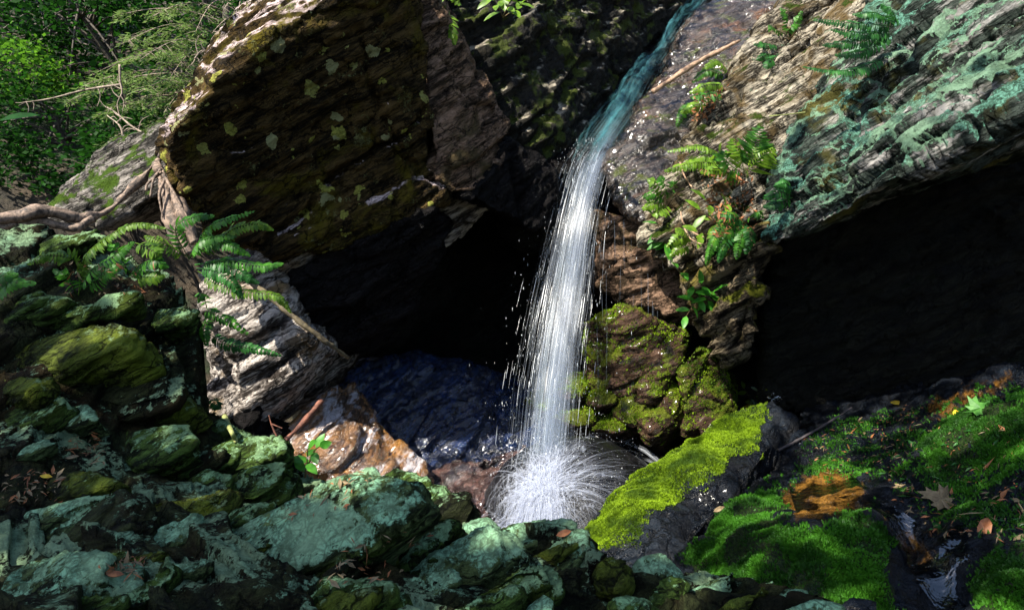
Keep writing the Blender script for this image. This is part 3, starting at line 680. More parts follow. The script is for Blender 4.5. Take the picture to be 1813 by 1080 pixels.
b = t.principled(Base_Color=c, Roughness=.95, Normal=t.bump(t.noise(co, 9, 6, .75), 1., .08))
t.done(b.outputs[0])
tag(link('ground', me, t.m), kind='structure')

# moss cover masks, stored on the rock as an attribute
MOSS_L = [(1010,960),(1090,870),(1180,790),(1280,722),(1360,722),(1345,775),(1280,812),(1250,850),(1200,880),(1150,915),(1080,965)]
MOSS_B = [[(1205,1000),(1262,915),(1310,880),(1370,868),(1400,900),(1380,935),(1450,940),(1480,912),(1540,900),(1592,960),(1570,1000),(1590,1100),(1490,1100),(1400,1050),(1250,1035)],
          [(1625,780),(1700,722),(1900,680),(1900,800),(1760,825),(1690,850),(1640,842)], [(1740,985),(1813,950),(1950,950),(1950,1150),(1715,1100)]]
MOSS_S = [[(1410,800),(1500,745),(1680,720),(1650,780),(1600,850),(1500,830),(1400,850)],[(1640,850),(1813,810),(1900,900),(1760,960),(1640,900)]]
ORANGE = [[(1380,900),(1400,860),(1450,830),(1510,835),(1535,870),(1510,905),(1450,915)],[(1560,900),(1610,930),(1650,970),(1640,1000),(1600,960)],[(1630,730),(1700,690),(1790,668),(1800,680),(1720,710),(1660,745)],[(1300,720),(1345,715),(1340,735),(1310,742)]]
def soft_mask(px, py, polys):
    return (soft_mask1(px, py, polys, 10.).astype(float)+soft_mask1(px+31, py+17, [[(x+31, y+17) for x, y in p] for p in polys], 18.)+soft_mask1(px-57, py+41, [[(x-57, y+41) for x, y in p] for p in polys], 28.))/3
def soft_mask1(px, py, polys, jit=14):
    jx = jit*vnoise(np.stack([px*.04, py*.04, px*0+3], 1)) + jit*.7*vnoise(np.stack([px*.11, py*.11, px*0+3], 1))
    jy = jit*vnoise(np.stack([px*.04, py*.04, px*0+9], 1)) + jit*.7*vnoise(np.stack([px*.11, py*.11, px*0+9], 1))
    m = np.zeros(len(px), dtype=bool)
    for p in polys: m |= in_poly(px+jx, py+jy, p)
    return m
for o, polys in ((MOSSROCK, [MOSS_L]), (BANK_OBJ, MOSS_B)):
    me = o.data; co = get_co(me)+np.array(o.location); px, py, d = proj(co); no = get_no(me)
    a = me.color_attributes.new('cover', 'FLOAT_COLOR', 'POINT')
    v = np.zeros((len(co), 4), dtype=np.float32); v[:, 3] = 1
    v[:, 0] = soft_mask(px, py, polys) * (no[:, 2] > .1)
    if o is BANK_OBJ: v[:, 1] = soft_mask(px, py, ORANGE)
    a.data.foreach_set('color', v.ravel())

# moss: tufts of tiny leaves over the covered faces
def moss_mesh(o, polys, per_m2, size, seed, sparse=(), holes=1.9):
    rg = np.random.default_rng(seed)
    me = o.data; me.calc_loop_triangles()
    tri = np.empty(len(me.loop_triangles)*3, dtype=np.int32); me.loop_triangles.foreach_get('vertices', tri); tri = tri.reshape(-1, 3)
    co = get_co(me)+np.array(o.location)
    A, B, C = co[tri[:, 0]], co[tri[:, 1]], co[tri[:, 2]]
    cr = np.cross(B-A, C-A); ar = np.linalg.norm(cr, axis=1)*.5; nn = cr/np.maximum(ar[:, None]*2, 1e-9)
    cen = (A+B+C)/3; px, py, d = proj(cen)
    w = soft_mask(px, py, polys)**1.6
    for s, f in sparse: w = np.maximum(w, soft_mask(px, py, s)*f)
    w *= (nn[:, 2] > .05)
    w *= np.clip((.5 if holes > 1 else .9)+holes*fbm(cen*7, 4), .04, 1.2)
    cnt = rg.poisson(ar*w*per_m2)
    f = np.repeat(np.arange(len(tri)), cnt); n = len(f)
    r1 = np.sqrt(rg.random(n)); r2 = rg.random(n)
    p = A[f]*(1-r1)[:, None]+B[f]*(r1*(1-r2))[:, None]+C[f]*(r1*r2)[:, None]
    up = nn[f]*.7+np.array([0, 0, .5])+rg.normal(0, .35, (n, 3)); up /= np.linalg.norm(up, axis=1)[:, None]
    side = np.cross(up, rg.normal(0, 1, (n, 3))); side /= np.linalg.norm(side, axis=1)[:, None]
    sz = size*rg.uniform(.5, 1.5, n)[:, None]
    big = (.6+.8*(fbm(p*9, 3)*.5+.5))[:, None]
    h = sz*1.5*big
    p = p - up*h*.25
    v = np.stack([p-side*sz*.22, p+side*sz*.22, p+up*h*.6+side*sz*.30, p+up*h, p+up*h*.6-side*sz*.30], 1).reshape(-1, 3)
    k = np.arange(n)*5
    faces = np.stack([k, k+1, k+2, k+3, k+4], 1)
    m2 = bpy.data.meshes.new('moss')
    m2.vertices.add(len(v)); m2.vertices.foreach_set('co', v.astype(np.float32).ravel())
    m2.loops.add(n*5); m2.loops.foreach_set('vertex_index', faces.ravel().astype(np.int32))
    m2.polygons.add(n); m2.polygons.foreach_set('loop_start', (np.arange(n)*5).astype(np.int32))
    m2.update(calc_edges=True)
    return m2
def leaf_mat(name, c1, c2, rough=.5, trans=.35, scale=14., spec=.3):
    t = NT(name); co = t.coord()
    k = t.ramp(t.noise(co, scale, 4, .7), .35, .65)
    col = t.mix(k, c1, c2)
    b = t.principled(Base_Color=col, Roughness=rough, Specular_IOR_Level=spec)
    tr = t.n.new('ShaderNodeBsdfTranslucent'); t.l.new(t.mix(.5, col, tuple(min(1, c*1.5) for c in c2)), tr.inputs[0])
    mx = t.n.new('ShaderNodeMixShader'); mx.inputs[0].default_value = trans
    t.l.new(b.outputs[0], mx.inputs[1]); t.l.new(tr.outputs[0], mx.inputs[2])
    return t.done(mx.outputs[0])
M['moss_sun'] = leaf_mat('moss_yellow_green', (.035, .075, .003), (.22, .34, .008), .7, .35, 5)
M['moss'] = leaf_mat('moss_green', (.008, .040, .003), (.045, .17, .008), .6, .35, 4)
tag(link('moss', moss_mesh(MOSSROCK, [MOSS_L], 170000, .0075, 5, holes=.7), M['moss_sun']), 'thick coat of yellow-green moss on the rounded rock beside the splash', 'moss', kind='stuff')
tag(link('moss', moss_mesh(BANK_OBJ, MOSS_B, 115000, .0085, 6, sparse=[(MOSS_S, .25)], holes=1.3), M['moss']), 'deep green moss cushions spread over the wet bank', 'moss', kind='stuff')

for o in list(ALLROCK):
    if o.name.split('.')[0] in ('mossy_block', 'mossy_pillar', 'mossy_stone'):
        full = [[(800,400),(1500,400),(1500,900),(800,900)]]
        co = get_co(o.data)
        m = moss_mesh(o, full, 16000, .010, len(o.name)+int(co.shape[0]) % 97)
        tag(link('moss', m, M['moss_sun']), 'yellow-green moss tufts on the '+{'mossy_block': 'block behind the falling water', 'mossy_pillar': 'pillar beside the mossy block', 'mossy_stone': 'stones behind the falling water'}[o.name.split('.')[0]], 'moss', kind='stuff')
# ------------------------------------------------------------------ water
def tube_batch(paths, radii, sides=3):
    """many tapered tubes in one mesh; paths: list of (k,3) arrays"""
    V = []; Fc = []; base = 0
    ang = np.arange(sides)*2*math.pi/sides
    for p, r in zip(paths, radii):
        p = np.asarray(p, dtype=np.float32); k = len(p)
        t = np.gradient(p, axis=0); t /= np.maximum(np.linalg.norm(t, axis=1)[:, None], 1e-6)
        a = np.cross(t, np.array([.31, .92, .23])); a /= np.maximum(np.linalg.norm(a, axis=1)[:, None], 1e-6)
        b = np.cross(t, a)
        r = np.asarray(r, dtype=np.float32)
        ring = p[:, None]+(a[:, None]*np.cos(ang)[None, :, None]+b[:, None]*np.sin(ang)[None, :, None])*r[:, None, None]
        V.append(ring.reshape(-1, 3))
        i = base+np.arange(k-1)[:, None]*sides; j = np.arange(sides)[None]; j2 = (j+1) % sides
        Fc.append(np.stack([i+j, i+j2, i+sides+j2, i+sides+j], -1).reshape(-1, 4))
        base += k*sides
    V = np.concatenate(V); Fc = np.concatenate(Fc)
    me = bpy.data.meshes.new('m'); n = len(Fc)
    me.vertices.add(len(V)); me.vertices.foreach_set('co', V.astype(np.float32).ravel())
    me.loops.add(n*4); me.loops.foreach_set('vertex_index', Fc.ravel().astype(np.int32))
    me.polygons.add(n); me.polygons.foreach_set('loop_start', (np.arange(n)*4).astype(np.int32))
    me.polygons.foreach_set('use_smooth', np.ones(n, dtype=bool))
    me.update(calc_edges=True); return me

def water_mat(name, alpha, col=(.85, .9, .95), gloss=.2, streak=None, trans=.45, lo=.42, hi=.78):
    t = NT(name)
    d = t.n.new('ShaderNodeBsdfDiffuse'); d.inputs[0].default_value = (*col, 1)
    tr = t.n.new('ShaderNodeBsdfTranslucent'); tr.inputs[0].default_value = (*col, 1)
    g = t.n.new('ShaderNodeBsdfGlossy'); g.inputs['Roughness'].default_value = .25
    m1 = t.n.new('ShaderNodeMixShader'); m1.inputs[0].default_value = trans
    t.l.new(d.outputs[0], m1.inputs[1]); t.l.new(tr.outputs[0], m1.inputs[2])
    m2 = t.n.new('ShaderNodeMixShader'); m2.inputs[0].default_value = gloss
    t.l.new(m1.outputs[0], m2.inputs[1]); t.l.new(g.outputs[0], m2.inputs[2])
    tp = t.n.new('ShaderNodeBsdfTransparent')
    m3 = t.n.new('ShaderNodeMixShader'); t.l.new(tp.outputs[0], m3.inputs[1]); t.l.new(m2.outputs[0], m3.inputs[2])
    if streak is None: m3.inputs[0].default_value = alpha
    else:
        uv = t.coord('UV')
        a = t.noise(t.mapping(uv, (streak[0], streak[1], 1)), 1., 5, .6, .3)
        e = t.n.new('ShaderNodeSeparateXYZ'); t.l.new(uv, e.inputs[0])
        ed = t.math('MULTIPLY', t.math('MULTIPLY', e.outputs[0], t.math('SUBTRACT', 1., e.outputs[0])), 4.)
        a2 = t.ramp(t.math('ADD', a, t.math('MULTIPLY', t.math('SUBTRACT', ed, 1.), .22)), lo, hi, 0., alpha)
        t.l.new(a2, m3.inputs[0])
    return t.done(m3.outputs[0])

def interp(tab, t):
    tab = np.array(tab); return np.stack([np.interp(t, tab[:, 0], tab[:, c]) for c in range(1, tab.shape[1])], -1)

def smooth_path(pts, n):
    """Catmull-Rom through pixel/depth rows"""
    a = np.array(pts, dtype=float); a = np.vstack([2*a[0]-a[1], a, 2*a[-1]-a[-2]])
    out = []
    t = np.linspace(0, len(pts)-1-1e-6, n); i = t.astype(int); f = (t-i)[:, None]
    p0, p1, p2, p3 = a[i], a[i+1], a[i+2], a[i+3]
    return .5*((2*p1)+(-p0+p2)*f+(2*p0-5*p1+4*p2-p3)*f**2+(-p0+3*p1-3*p2+p3)*f**3)

# (px, py, depth, half width px)
CHUTE = smooth_path([(1262,-30,7.35,26),(1222,22,6.85,26),(1185,75,6.35,22),(1150,125,5.95,26),(1110,190,5.45,42),(1075,240,5.1,42),(1047,285,4.83,38)], 60)
FALL = smooth_path([(1088,222,5.2,36),(1062,258,4.95,42),(1042,300,4.78,44),(1018,400,4.62,42),(1001,500,4.52,45),(985,600,4.38,46),(972,700,4.25,46),(962,800,4.14,44),(958,845,4.10,46)], 90)
fall = empty('waterfall', P(960, 850, 4.35), label='white waterfall of fine streaks dropping from the dark chute onto the domed boulder', cat='waterfall')
fb = np.array(fall.location)

def ribbon(rows, lift, nx=24, seed=0, bulge=.05, lump=.03):
    """sheet of water following rows (px,py,d,halfwidth), with lumps; returns mesh with uv"""
    V = []; n = len(rows)
    s = np.linspace(-1, 1, nx)
    ctr = Pn(rows[:, 0], rows[:, 1], rows[:, 2])
    tan = np.gradient(ctr, axis=0); tan /= np.linalg.norm(tan, axis=1)[:, None]
    side = np.cross(tan, np.array([0, -.25, 1.])); side /= np.linalg.norm(side, axis=1)[:, None]
    nor = np.cross(side, tan)
    hw = rows[:, 3]*rows[:, 2]/FPX
    L = np.concatenate([[0], np.cumsum(np.linalg.norm(np.diff(ctr, axis=0), axis=1))])
    SS, LL = np.meshgrid(s, L)
    q = np.stack([SS.ravel()*2.2+seed, LL.ravel()*2.5, LL.ravel()*0+seed], 1)
    lum = (fbm(q, 3)*lump).reshape(SS.shape)
    P3 = ctr[:, None]+side[:, None]*(s[None, :, None]*hw[:, None, None])+nor[:, None]*((lift+bulge*(1-s**2)[None, :]+lum)[..., None])
    idx = np.arange(n*nx).reshape(n, nx)
    q = np.stack([idx[:-1, :-1].ravel(), idx[:-1, 1:].ravel(), idx[1:, 1:].ravel(), idx[1:, :-1].ravel()], 1)
    me = bpy.data.meshes.new('m'); me.from_pydata(P3.reshape(-1, 3)-fb, [], q.tolist()); me.update()
    uv = me.uv_layers.new(name='UVMap')
    U = np.stack([(SS.ravel()+1)/2, LL.ravel()], 1)
    li = np.empty(len(me.loops), dtype=np.int32); me.loops.foreach_get('vertex_index', li)
    uv.data.foreach_set('uv', U[li].astype(np.float32).ravel())
    me.polygons.foreach_set('use_smooth', np.ones(len(me.polygons), dtype=bool))
    return me
M['silk'] = water_mat('silky_water', .50, (.07, .23, .26), .08, streak=(4., .9), lo=.36, hi=.70)
M['sheet'] = water_mat('falling_sheet', .12, (.42, .50, .64), .1, streak=(22., .6))
M['strand'] = water_mat('falling_strand', .10, (.44, .52, .66), .15)
M['veil'] = water_mat('falling_veil', .07, (.45, .58, .64), .15)
M['chutestrand'] = water_mat('chute_strand', .09, (.30, .55, .60), .1)
M['drop'] = water_mat('water_drop', .55, (.9, .95, 1.), .35)
M['foam'] = water_mat('white_splash', .14, (.66, .71, .84), .05)
link('upper_chute', ribbon(CHUTE, .0, seed=1, bulge=.10, lump=.07), M['silk'], fall)
link('upper_chute', ribbon(CHUTE*np.array([1, 1, 1, .6])+np.array([4, -4, -.03, 0]), .04, seed=5, bulge=.08, lump=.09), M['silk'], fall)
for k, (f, off) in enumerate(((1., 0), (.72, 6), (.45, 12))):
    rr = FALL.copy(); rr[:, 3] *= f*np.linspace(.8, 1., len(rr)); rr[:, 0] += off; rr[:, 2] -= .03*k
    link('falling_sheet', ribbon(rr, .0, seed=9+k*3, bulge=.03, lump=.02), M['sheet'], fall)
rg = np.random.default_rng(3)
def strands(n, spread, rad, seglen, jitter=.0, t_lo=0., core=0., FALL=FALL):
    paths, radii = [], []
    for k in range(n):
        s = rg.normal(core, spread); s = max(-2.2, min(2.2, s)); dz = rg.normal(0, .05)
        t0 = rg.uniform(t_lo, 1.)**.8*.97 if t_lo == 0 else rg.uniform(t_lo, .97); t1 = min(1., t0+rg.uniform(*seglen))
        i = np.linspace(t0, t1, 9)*(len(FALL)-1)
        rows = np.stack([np.interp(i, np.arange(len(FALL)), FALL[:, c]) for c in range(4)], 1)
        grow = (i/len(FALL))
        px = rows[:, 0]+s*rows[:, 3]*(.62+.42*grow)+rg.normal(0, 1.)
        p = Pn(px, rows[:, 1], rows[:, 2]+dz)
        w = np.sin(np.linspace(.15, math.pi-.15, 9))**.7
        paths.append(p-fb); radii.append(w*rad*rg.lognormal(0, .45)*(1-.4*grow))
    return tube_batch(paths, radii)
link('falling_water', strands(850, .50, .0016, (.10, .40), t_lo=.16), M['strand'], fall)
link('falling_water', strands(500, .50, .0014, (.10, .40)), M['veil'], fall)
link('falling_water', strands(850, .24, .0017, (.15, .5), core=.34), M['strand'], fall)
tag(link('falling_water', strands(520, .80, .0011, (.015, .07), t_lo=.15), M['drop'], fall), kind='stuff')
link('upper_chute', strands(420, .45, .0030, (.08, .30), FALL=CHUTE), M['chutestrand'], fall)
# thin threads right of the fall
thr_p, thr_r = [], []
for k in range(46):
    x = rg.uniform(1040, 1165); y0 = rg.uniform(330, 640); y1 = y0+rg.uniform(20, 150); d = 4.62+(x-1050)*.0004
    p = P(x, y0, d); q = P(x+rg.normal(0, 1.5), min(y1, 745), d); thr_p.append(np.linspace(p, q, 6)-fb); thr_r.append(np.array([.3, 1, 1, 1, .8, .2])*.0016*rg.lognormal(0, .3))
link('water_thread', tube_batch(thr_p, thr_r), M['strand'], fall)
# drops
oct_v = np.array([(1, 0, 0), (-1, 0, 0), (0, 1, 0), (0, -1, 0), (0, 0, 1), (0, 0, -1)], dtype=np.float32)
oct_f = np.array([(0, 2, 4), (2, 1, 4), (1, 3, 4), (3, 0, 4), (2, 0, 5), (1, 2, 5), (3, 1, 5), (0, 3, 5)])
def drops(pos, rad, stretch):
    n = len(pos)
    V = pos[:, None]+oct_v[None]*rad[:, None, None]*np.stack([np.ones(n), np.ones(n), stretch], 1)[:, None]
    Fc = (oct_f[None]+np.arange(n)[:, None, None]*6).reshape(-1, 3)
    me = bpy.data.meshes.new('m'); m = len(Fc)
    me.vertices.add(n*6); me.vertices.foreach_set('co', V.astype(np.float32).ravel())
    me.loops.add(m*3); me.loops.foreach_set('vertex_index', Fc.ravel().astype(np.int32))
    me.polygons.add(m); me.polygons.foreach_set('loop_start', (np.arange(m)*3).astype(np.int32))
    me.update(calc_edges=True); return me
n = 1500
i = rg.uniform(.08, 1., n)*(len(FALL)-1)
rows = np.stack([np.interp(i, np.arange(len(FALL)), FALL[:, c]) for c in range(4)], 1)
s = rg.normal(0, .8, n)*(1+.5*i/len(FALL))
pos = Pn(rows[:, 0]+s*rows[:, 3], rows[:, 1], rows[:, 2]+rg.normal(0, .1, n))-fb
tag(link('droplets', drops(pos, .0013*rg.lognormal(0, .35, n), rg.uniform(1, 7, n)), M['drop'], fall), kind='stuff')
# splash over the dome
imp = np.array([P(956, 850, 4.1).x, DOMEC.y-.40, 0.]); dc = np.array(DOMEC)
sp_p, sp_r = [], []
def dome_z(x, y):
    r2 = ((x-dc[0])/.58)**2+((y-dc[1])/.52)**2
    return dc[2]-.05+.355*np.sqrt(np.maximum(0, 1-r2)) - np.maximum(0, r2-1)*.30
ncl = 90; ca = rg.uniform(-math.pi, math.pi, ncl); cl = rg.lognormal(0, .45, ncl); cw = rg.lognormal(0, .7, ncl)
cw *= np.where(np.cos(ca) > .45, .18, 1.)*np.where(np.sin(ca) > .4, .35, 1.)
pick = rg.choice(ncl, 3800, p=cw/cw.sum())
for k in pick:
    a = ca[k]+rg.normal(0, .10); far = math.cos(a) > .4
    r0 = abs(rg.normal(0, .13))*(1.5 if far else 1.); L = (abs(rg.normal(0, .085))+.025)*cl[k]*(2. if far else 1.)
    t = np.linspace(0, 1, 7); rr = r0+L*t; a2 = a+rg.normal(0, .10 if far else .25)*t
    x = imp[0]+rg.normal(0, .05)+rr*np.cos(a2); y = imp[1]+rg.normal(0, .03)+rr*np.sin(a2)*.9
    z = np.maximum(dome_z(x, y)+rg.exponential(.010)+rg.exponential(.014)*4*t*(1-t*.8), dc[2]-.5)
    sp_p.append(np.stack([x, y, z], 1)-fb)
    sp_r.append(np.sin(np.linspace(.3, math.pi-.1, 7))**.8*(.0018 if far else .0028)*rg.lognormal(0, .55)*max(.35, 1.2-(L+r0)*1.4))
link('splash', tube_batch(sp_p, sp_r), M['foam'], fall)
n = 1600
a = rg.uniform(-math.pi, math.pi, n); rr = np.abs(rg.normal(0, .36, n)); h = rg.exponential(.06, n)
x = imp[0]+rr*np.cos(a); y = imp[1]-.03+rr*np.sin(a)*.8
pos = np.stack([x, y, np.maximum(dome_z(x, y), dc[2]-.3)+h+.02], 1)-fb
tag(link('spray_drops', drops(pos, .0014*rg.lognormal(0, .4, n), rg.uniform(1, 2, n)), M['drop'], fall), kind='stuff')

n = 900
a = rg.uniform(-math.pi, math.pi, n); rr = np.abs(rg.normal(0, .15, n)); x = imp[0]+rr*np.cos(a); y = imp[1]+rr*np.sin(a)*.8
pos = np.stack([x, y, np.maximum(dome_z(x, y), dc[2]-.4)+rg.exponential(.02, n)], 1)-fb
tag(link('foam', drops(pos, .0065*rg.lognormal(0, .5, n), rg.uniform(.6, 1.6, n)), M['foam'], fall), kind='stuff')
# pool at the foot and silky run-off
t = NT('pool_water'); co = t.coord()
b = t.principled(Base_Color=(.012, .014, .014), Roughness=.08, Specular_IOR_Level=.6, Normal=t.bump(t.noise(t.mapping(co, (1, 2, 1)), 6, 4, .6), .5, .05))
t.done(b.outputs[0])
pv = [P(1040, 790, 4.9), P(1230, 800, 4.3), P(1160, 870, 4.0), P(900, 990, 3.7), P(820, 960, 3.9), P(980, 800, 4.9)]
def water_patch(name, poly, z, step, amp, mat, seed=0):
    poly = [(p[0], p[1]) for p in poly]
    xs = np.arange(min(p[0] for p in poly), max(p[0] for p in poly), step); ys = np.arange(min(p[1] for p in poly), max(p[1] for p in poly), step)
    gx, gy = np.meshgrid(xs, ys); X, Y = gx.ravel(), gy.ravel(); ins = in_poly(X, Y, poly)
    Z = z+amp*fbm(np.stack([X*7, Y*7, X*0+seed], 1), 3)
    idx = np.arange(len(X)).reshape(gx.shape)
    q = np.stack([idx[:-1, :-1].ravel(), idx[:-1, 1:].ravel(), idx[1:, 1:].ravel(), idx[1:, :-1].ravel()], 1)
    q = q[ins[q].all(1)]; used = np.unique(q); mp = np.zeros(len(X), dtype=int); mp[used] = np.arange(len(used))
    me = mesh_from(np.stack([X, Y, Z], 1)[used], mp[q].tolist(), True)
    return link(name, me, mat)
zp = float(P(1150, 815, 4.5).z)
tag(water_patch('water', [(p.x, p.y) for p in pv], zp-.20, .03, .01, t.m), kind='structure')
M['runoff'] = water_mat('white_runoff', .6, (.8, .85, .95), .2, streak=(9., 1.5))
RO = [smooth_path([(1060,772,4.85,8),(1105,790,4.75,14),(1150,812,4.6,18),(1175,835,4.45,14)], 24), smooth_path([(1040,780,4.8,8),(1080,800,4.7,14),(1130,822,4.5,16),(1150,845,4.35,14)], 24)]
for k, rows in enumerate(RO):
    link('runoff', ribbon(rows, .02, seed=20+k, bulge=.02, lump=.04), M['runoff'], fall)

# fine mist hanging round the foot of the fall
t = NT('mist'); co = t.coord()
vm = t.n.new('ShaderNodeVolumePrincipled'); vm.inputs['Color'].default_value = (.92, .95, 1., 1); vm.inputs['Anisotropy'].default_value = .3
ln = t.n.new('ShaderNodeVectorMath'); ln.operation = 'LENGTH'; t.l.new(co, ln.inputs[0])
fo = t.ramp(ln.outputs['Value'], .25, 1., 1., 0.)
t.set(vm.inputs['Density'], t.math('MULTIPLY', t.math('MULTIPLY', fo, t.ramp(t.noise(co, 2.2, 4, .6), .35, .7)), 1.1))
t.l.new(vm.outputs[0], t.out.inputs[1])
bm = bmesh.new(); bmesh.ops.create_icosphere(bm, subdivisions=3, radius=1.); me = bpy.data.meshes.new('mist'); bm.to_mesh(me); bm.free()
mo = link('mist', me, t.m, fall, np.array(P(1050, 775, 4.95))-fb); mo.scale = (.80, .34, .36)
tag(mo, kind='stuff')
# ------------------------------------------------------------------ surface finder
bpy.context.view_layer.update()
def caster():
    bpy.context.view_layer.update(); dg = bpy.context.evaluated_depsgraph_get()
    skip = {o.name for o in scene.objects if o.type == 'MESH' and (o.parent is fall or o.name.startswith('moss'))}
    def cast(o, dr, maxd=1e4):
        o = Vector(o); dr = Vector(dr).normalized()
        for _ in range(8):
            ok, loc, n, i, ob, mt = scene.ray_cast(dg, o, dr, distance=maxd)
            if not ok: return None
            if ob.name.split('.')[0] not in ('moss',) and ob.name not in skip: return loc, n
            o = loc+dr*.004
        return None
    return cast
CAST = caster()
EYE = Vector((0, 0, CAMZ))
def hitd(px, py, default=4.):
    r = CAST(EYE, P(px, py, 1.)-EYE)
    if not r: return default
    v = r[0]-EYE
    return v.y*CP+v.z*SP
def hitn(px, py):
    r = CAST(EYE, P(px, py, 1.)-EYE)
    return (r[0], r[1]) if r else (P(px, py, 4), Vector((0, 0, 1)))
def frame_at(path):
    t = np.gradient(path, axis=0); return t/np.maximum(np.linalg.norm(t, axis=1)[:, None], 1e-6)

M['fern'] = leaf_mat('fern_green', (.012, .055, .006), (.06, .20, .018), .45, .35, 25, .25)
M['fern_dark'] = leaf_mat('fern_dark_green', (.008, .040, .008), (.03, .13, .022), .45, .3, 25, .25)
M['fern_lit'] = leaf_mat('fern_yellow_green', (.06, .13, .008), (.16, .28, .02), .4, .4, 25, .4)
M['fern_olive'] = leaf_mat('fern_with_spores', (.025, .075, .006), (.10, .18, .015), .5, .3, 60, .2)
M['leaf'] = leaf_mat('leaf_green', (.02, .11, .010), (.08, .28, .025), .4, .4, 20, .3)
M['crown'] = leaf_mat('dark_leaf', (.003, .022, .004), (.007, .045, .008), .7, .1, 12, .05)
M['stem'] = leaf_mat('stem_brown', (.05, .035, .015), (.12, .08, .03), .6, .05, 30)

def leaf_blade(V, Fc, base, dirv, nor, L, Wd, curl=.15, fold=.2):
    """pointed leaf of 6 quads appended to V/Fc"""
    d = dirv/np.linalg.norm(dirv); s = np.cross(d, nor); s /= max(np.linalg.norm(s), 1e-6); n = np.cross(s, d)
    k0 = len(V)
    for t, w in ((0, .12), (.25, .8), (.55, 1.), (.82, .6), (1., .03)):
        c = base+d*L*t-n*curl*L*t*t
        V.append(c-s*Wd*w*.5+n*fold*Wd*w*.5); V.append(c); V.append(c+s*Wd*w*.5+n*fold*Wd*w*.5)
    for r in range(4):
        a = k0+r*3
        Fc.append((a, a+1, a+4, a+3)); Fc.append((a+1, a+2, a+5, a+4))

def frond(path, width, npairs, mat, parent, face=(0, -.75, .6), blunt=.55, droop=.25, seed=0, curl=.25):
    """path: list of (px,py,d); pinnae in pairs along the rachis"""
    rs = np.random.default_rng(abs(int(seed)))
    rows = smooth_path(path, 40); p = Pn(rows[:, 0], rows[:, 1], rows[:, 2])
    L = np.linalg.norm(np.diff(p, axis=0), axis=1).sum()
    tn = frame_at(p); fc = np.array(face, dtype=float)+rs.normal(0, .15, 3)
    V, Fc = [], []
    for k in range(npairs):
        t = .10+.89*(k+.5)/npairs
        i = min(38, int(t*39)); c = p[i]+(p[i+1]-p[i])*(t*39-i)
        d = tn[i]; s = np.cross(d, fc); s /= np.linalg.norm(s); n = np.cross(s, d)
        prof = min(1., .45+t*2.2)*(1-t)**blunt*1.25
        w = width*max(.10, prof)
        for sg in (-1, 1):
            dr = s*sg+d*.38-n*(droop+rs.uniform(-.18, .18)); nn = n+rs.normal(0, .25, 3)
            leaf_blade(V, Fc, c, dr, nn, w*rs.uniform(.85, 1.1), L/npairs*1.0*rs.uniform(.75, 1.), curl+rs.uniform(-.1, .25), .15)
    V = np.array(V)
    tb = tube_batch([p], [np.linspace(1, .25, 40)*.0022])
    tv = get_co(tb); tf = [tuple(f.vertices) for f in tb.polygons]; bpy.data.meshes.remove(tb)
    n0 = len(V); allV = np.vstack([V, tv]); faces = Fc+[tuple(i+n0 for i in f) for f in tf]
    loc = np.array(parent.location)
    return link('frond', mesh_from(allV-loc, faces, True), mat, parent)

def fern(fronds, label, mat='fern', group=None, width=.05, npairs=22, face=(0, -.75, .6), off=.0, depth=None, curl=.25, blunt=.55, mats=None):
    b = fronds[0][0]
    d0 = depth if depth else hitd(b[0], b[1])
    o = empty('fern', P(b[0], b[1], d0), label=label, cat='fern', group=group)
    for k, f in enumerate(fronds):
        n = len(f); rows = []
        dd = depth if depth else hitd(f[0][0], f[0][1])
        for j, q in enumerate(f):
            t = j/(n-1)
            lift = .10*math.sin(t*2.2)+.03*t
            rows.append((q[0], q[1], (q[2] if len(q) > 2 else dd-lift-off)))
        m = M[mats[k % len(mats)]] if mats else M[mat]
        L = sum(math.hypot(f[j+1][0]-f[j][0], f[j+1][1]-f[j][1]) for j in range(n-1))*pxm(dd)
        frond(rows, width, max(9, int(npairs*L/.30)), m, o, face, blunt, seed=hash(label) % 9999 + k if False else k*17+int(b[0])+int(b[1]), curl=curl)
    return o

LF = 'ferns on the left ledge'
fern([[(139,523),(148,460),(185,423),(237,397),(296,404)],[(141,515),(159,482),(207,449),(237,427)],[(150,510),(174,493),(193,478),(222,467)],[(141,500),(130,460),(85,452),(46,468)],[(135,520),(120,490),(95,478)]],
     'arching fern at the left of the ledge with long stalks rising from the soil', group=LF, depth=2.42, width=.040, npairs=26, mats=['fern_olive', 'fern', 'fern'])
fern([[(228,490),(252,467),(275,462),(298,473)],[(238,430),(259,436),(272,446),(283,462)],[(232,488),(215,460),(205,440),(190,432)],[(240,485),(262,490),(290,488)]],
     'low broad fern in the middle of the fern ledge', group=LF, depth=2.42, width=.042, npairs=22, mats=['fern', 'fern_olive'])
fern([[(335,460),(310,405),(344,384),(380,382)],[(338,455),(363,408),(393,390),(452,373)],[(340,455),(385,427),(415,404),(456,397),(485,408)],[(333,456),(370,427),(407,434),(444,453)],[(336,458),(350,430),(380,420),(420,418)],[(330,455),(290,430),(255,418)]],
     'largest fern clump, its fronds reaching up and right across the boulder foot', group=LF, depth=2.55, width=.040, npairs=26, mats=['fern', 'fern', 'fern_olive'])
fern([[(345,468),(393,467),(430,486),(459,501)],[(350,480),(389,501),(437,516),(489,523),(517,555)],[(345,470),(400,462),(463,471),(502,466)],[(348,475),(380,480),(410,500),(430,530)]],
     'fern leaning out over the drop with one frond hanging to the right', group=LF, depth=2.55, width=.038, npairs=26, mats=['fern_dark', 'fern_olive', 'fern'])
fern([[(366,545),(374,553),(404,567),(441,593)],[(368,590),(400,608),(444,616),(500,630)],[(366,560),(360,585),(366,612)],[(362,700),(380,712),(390,722)],[(366,545),(358,520),(350,535)]],
     'small fern hanging on the black block in front of the sunlit rock', group=LF, depth=2.6, width=.034, npairs=24, mats=['fern', 'fern_dark'])
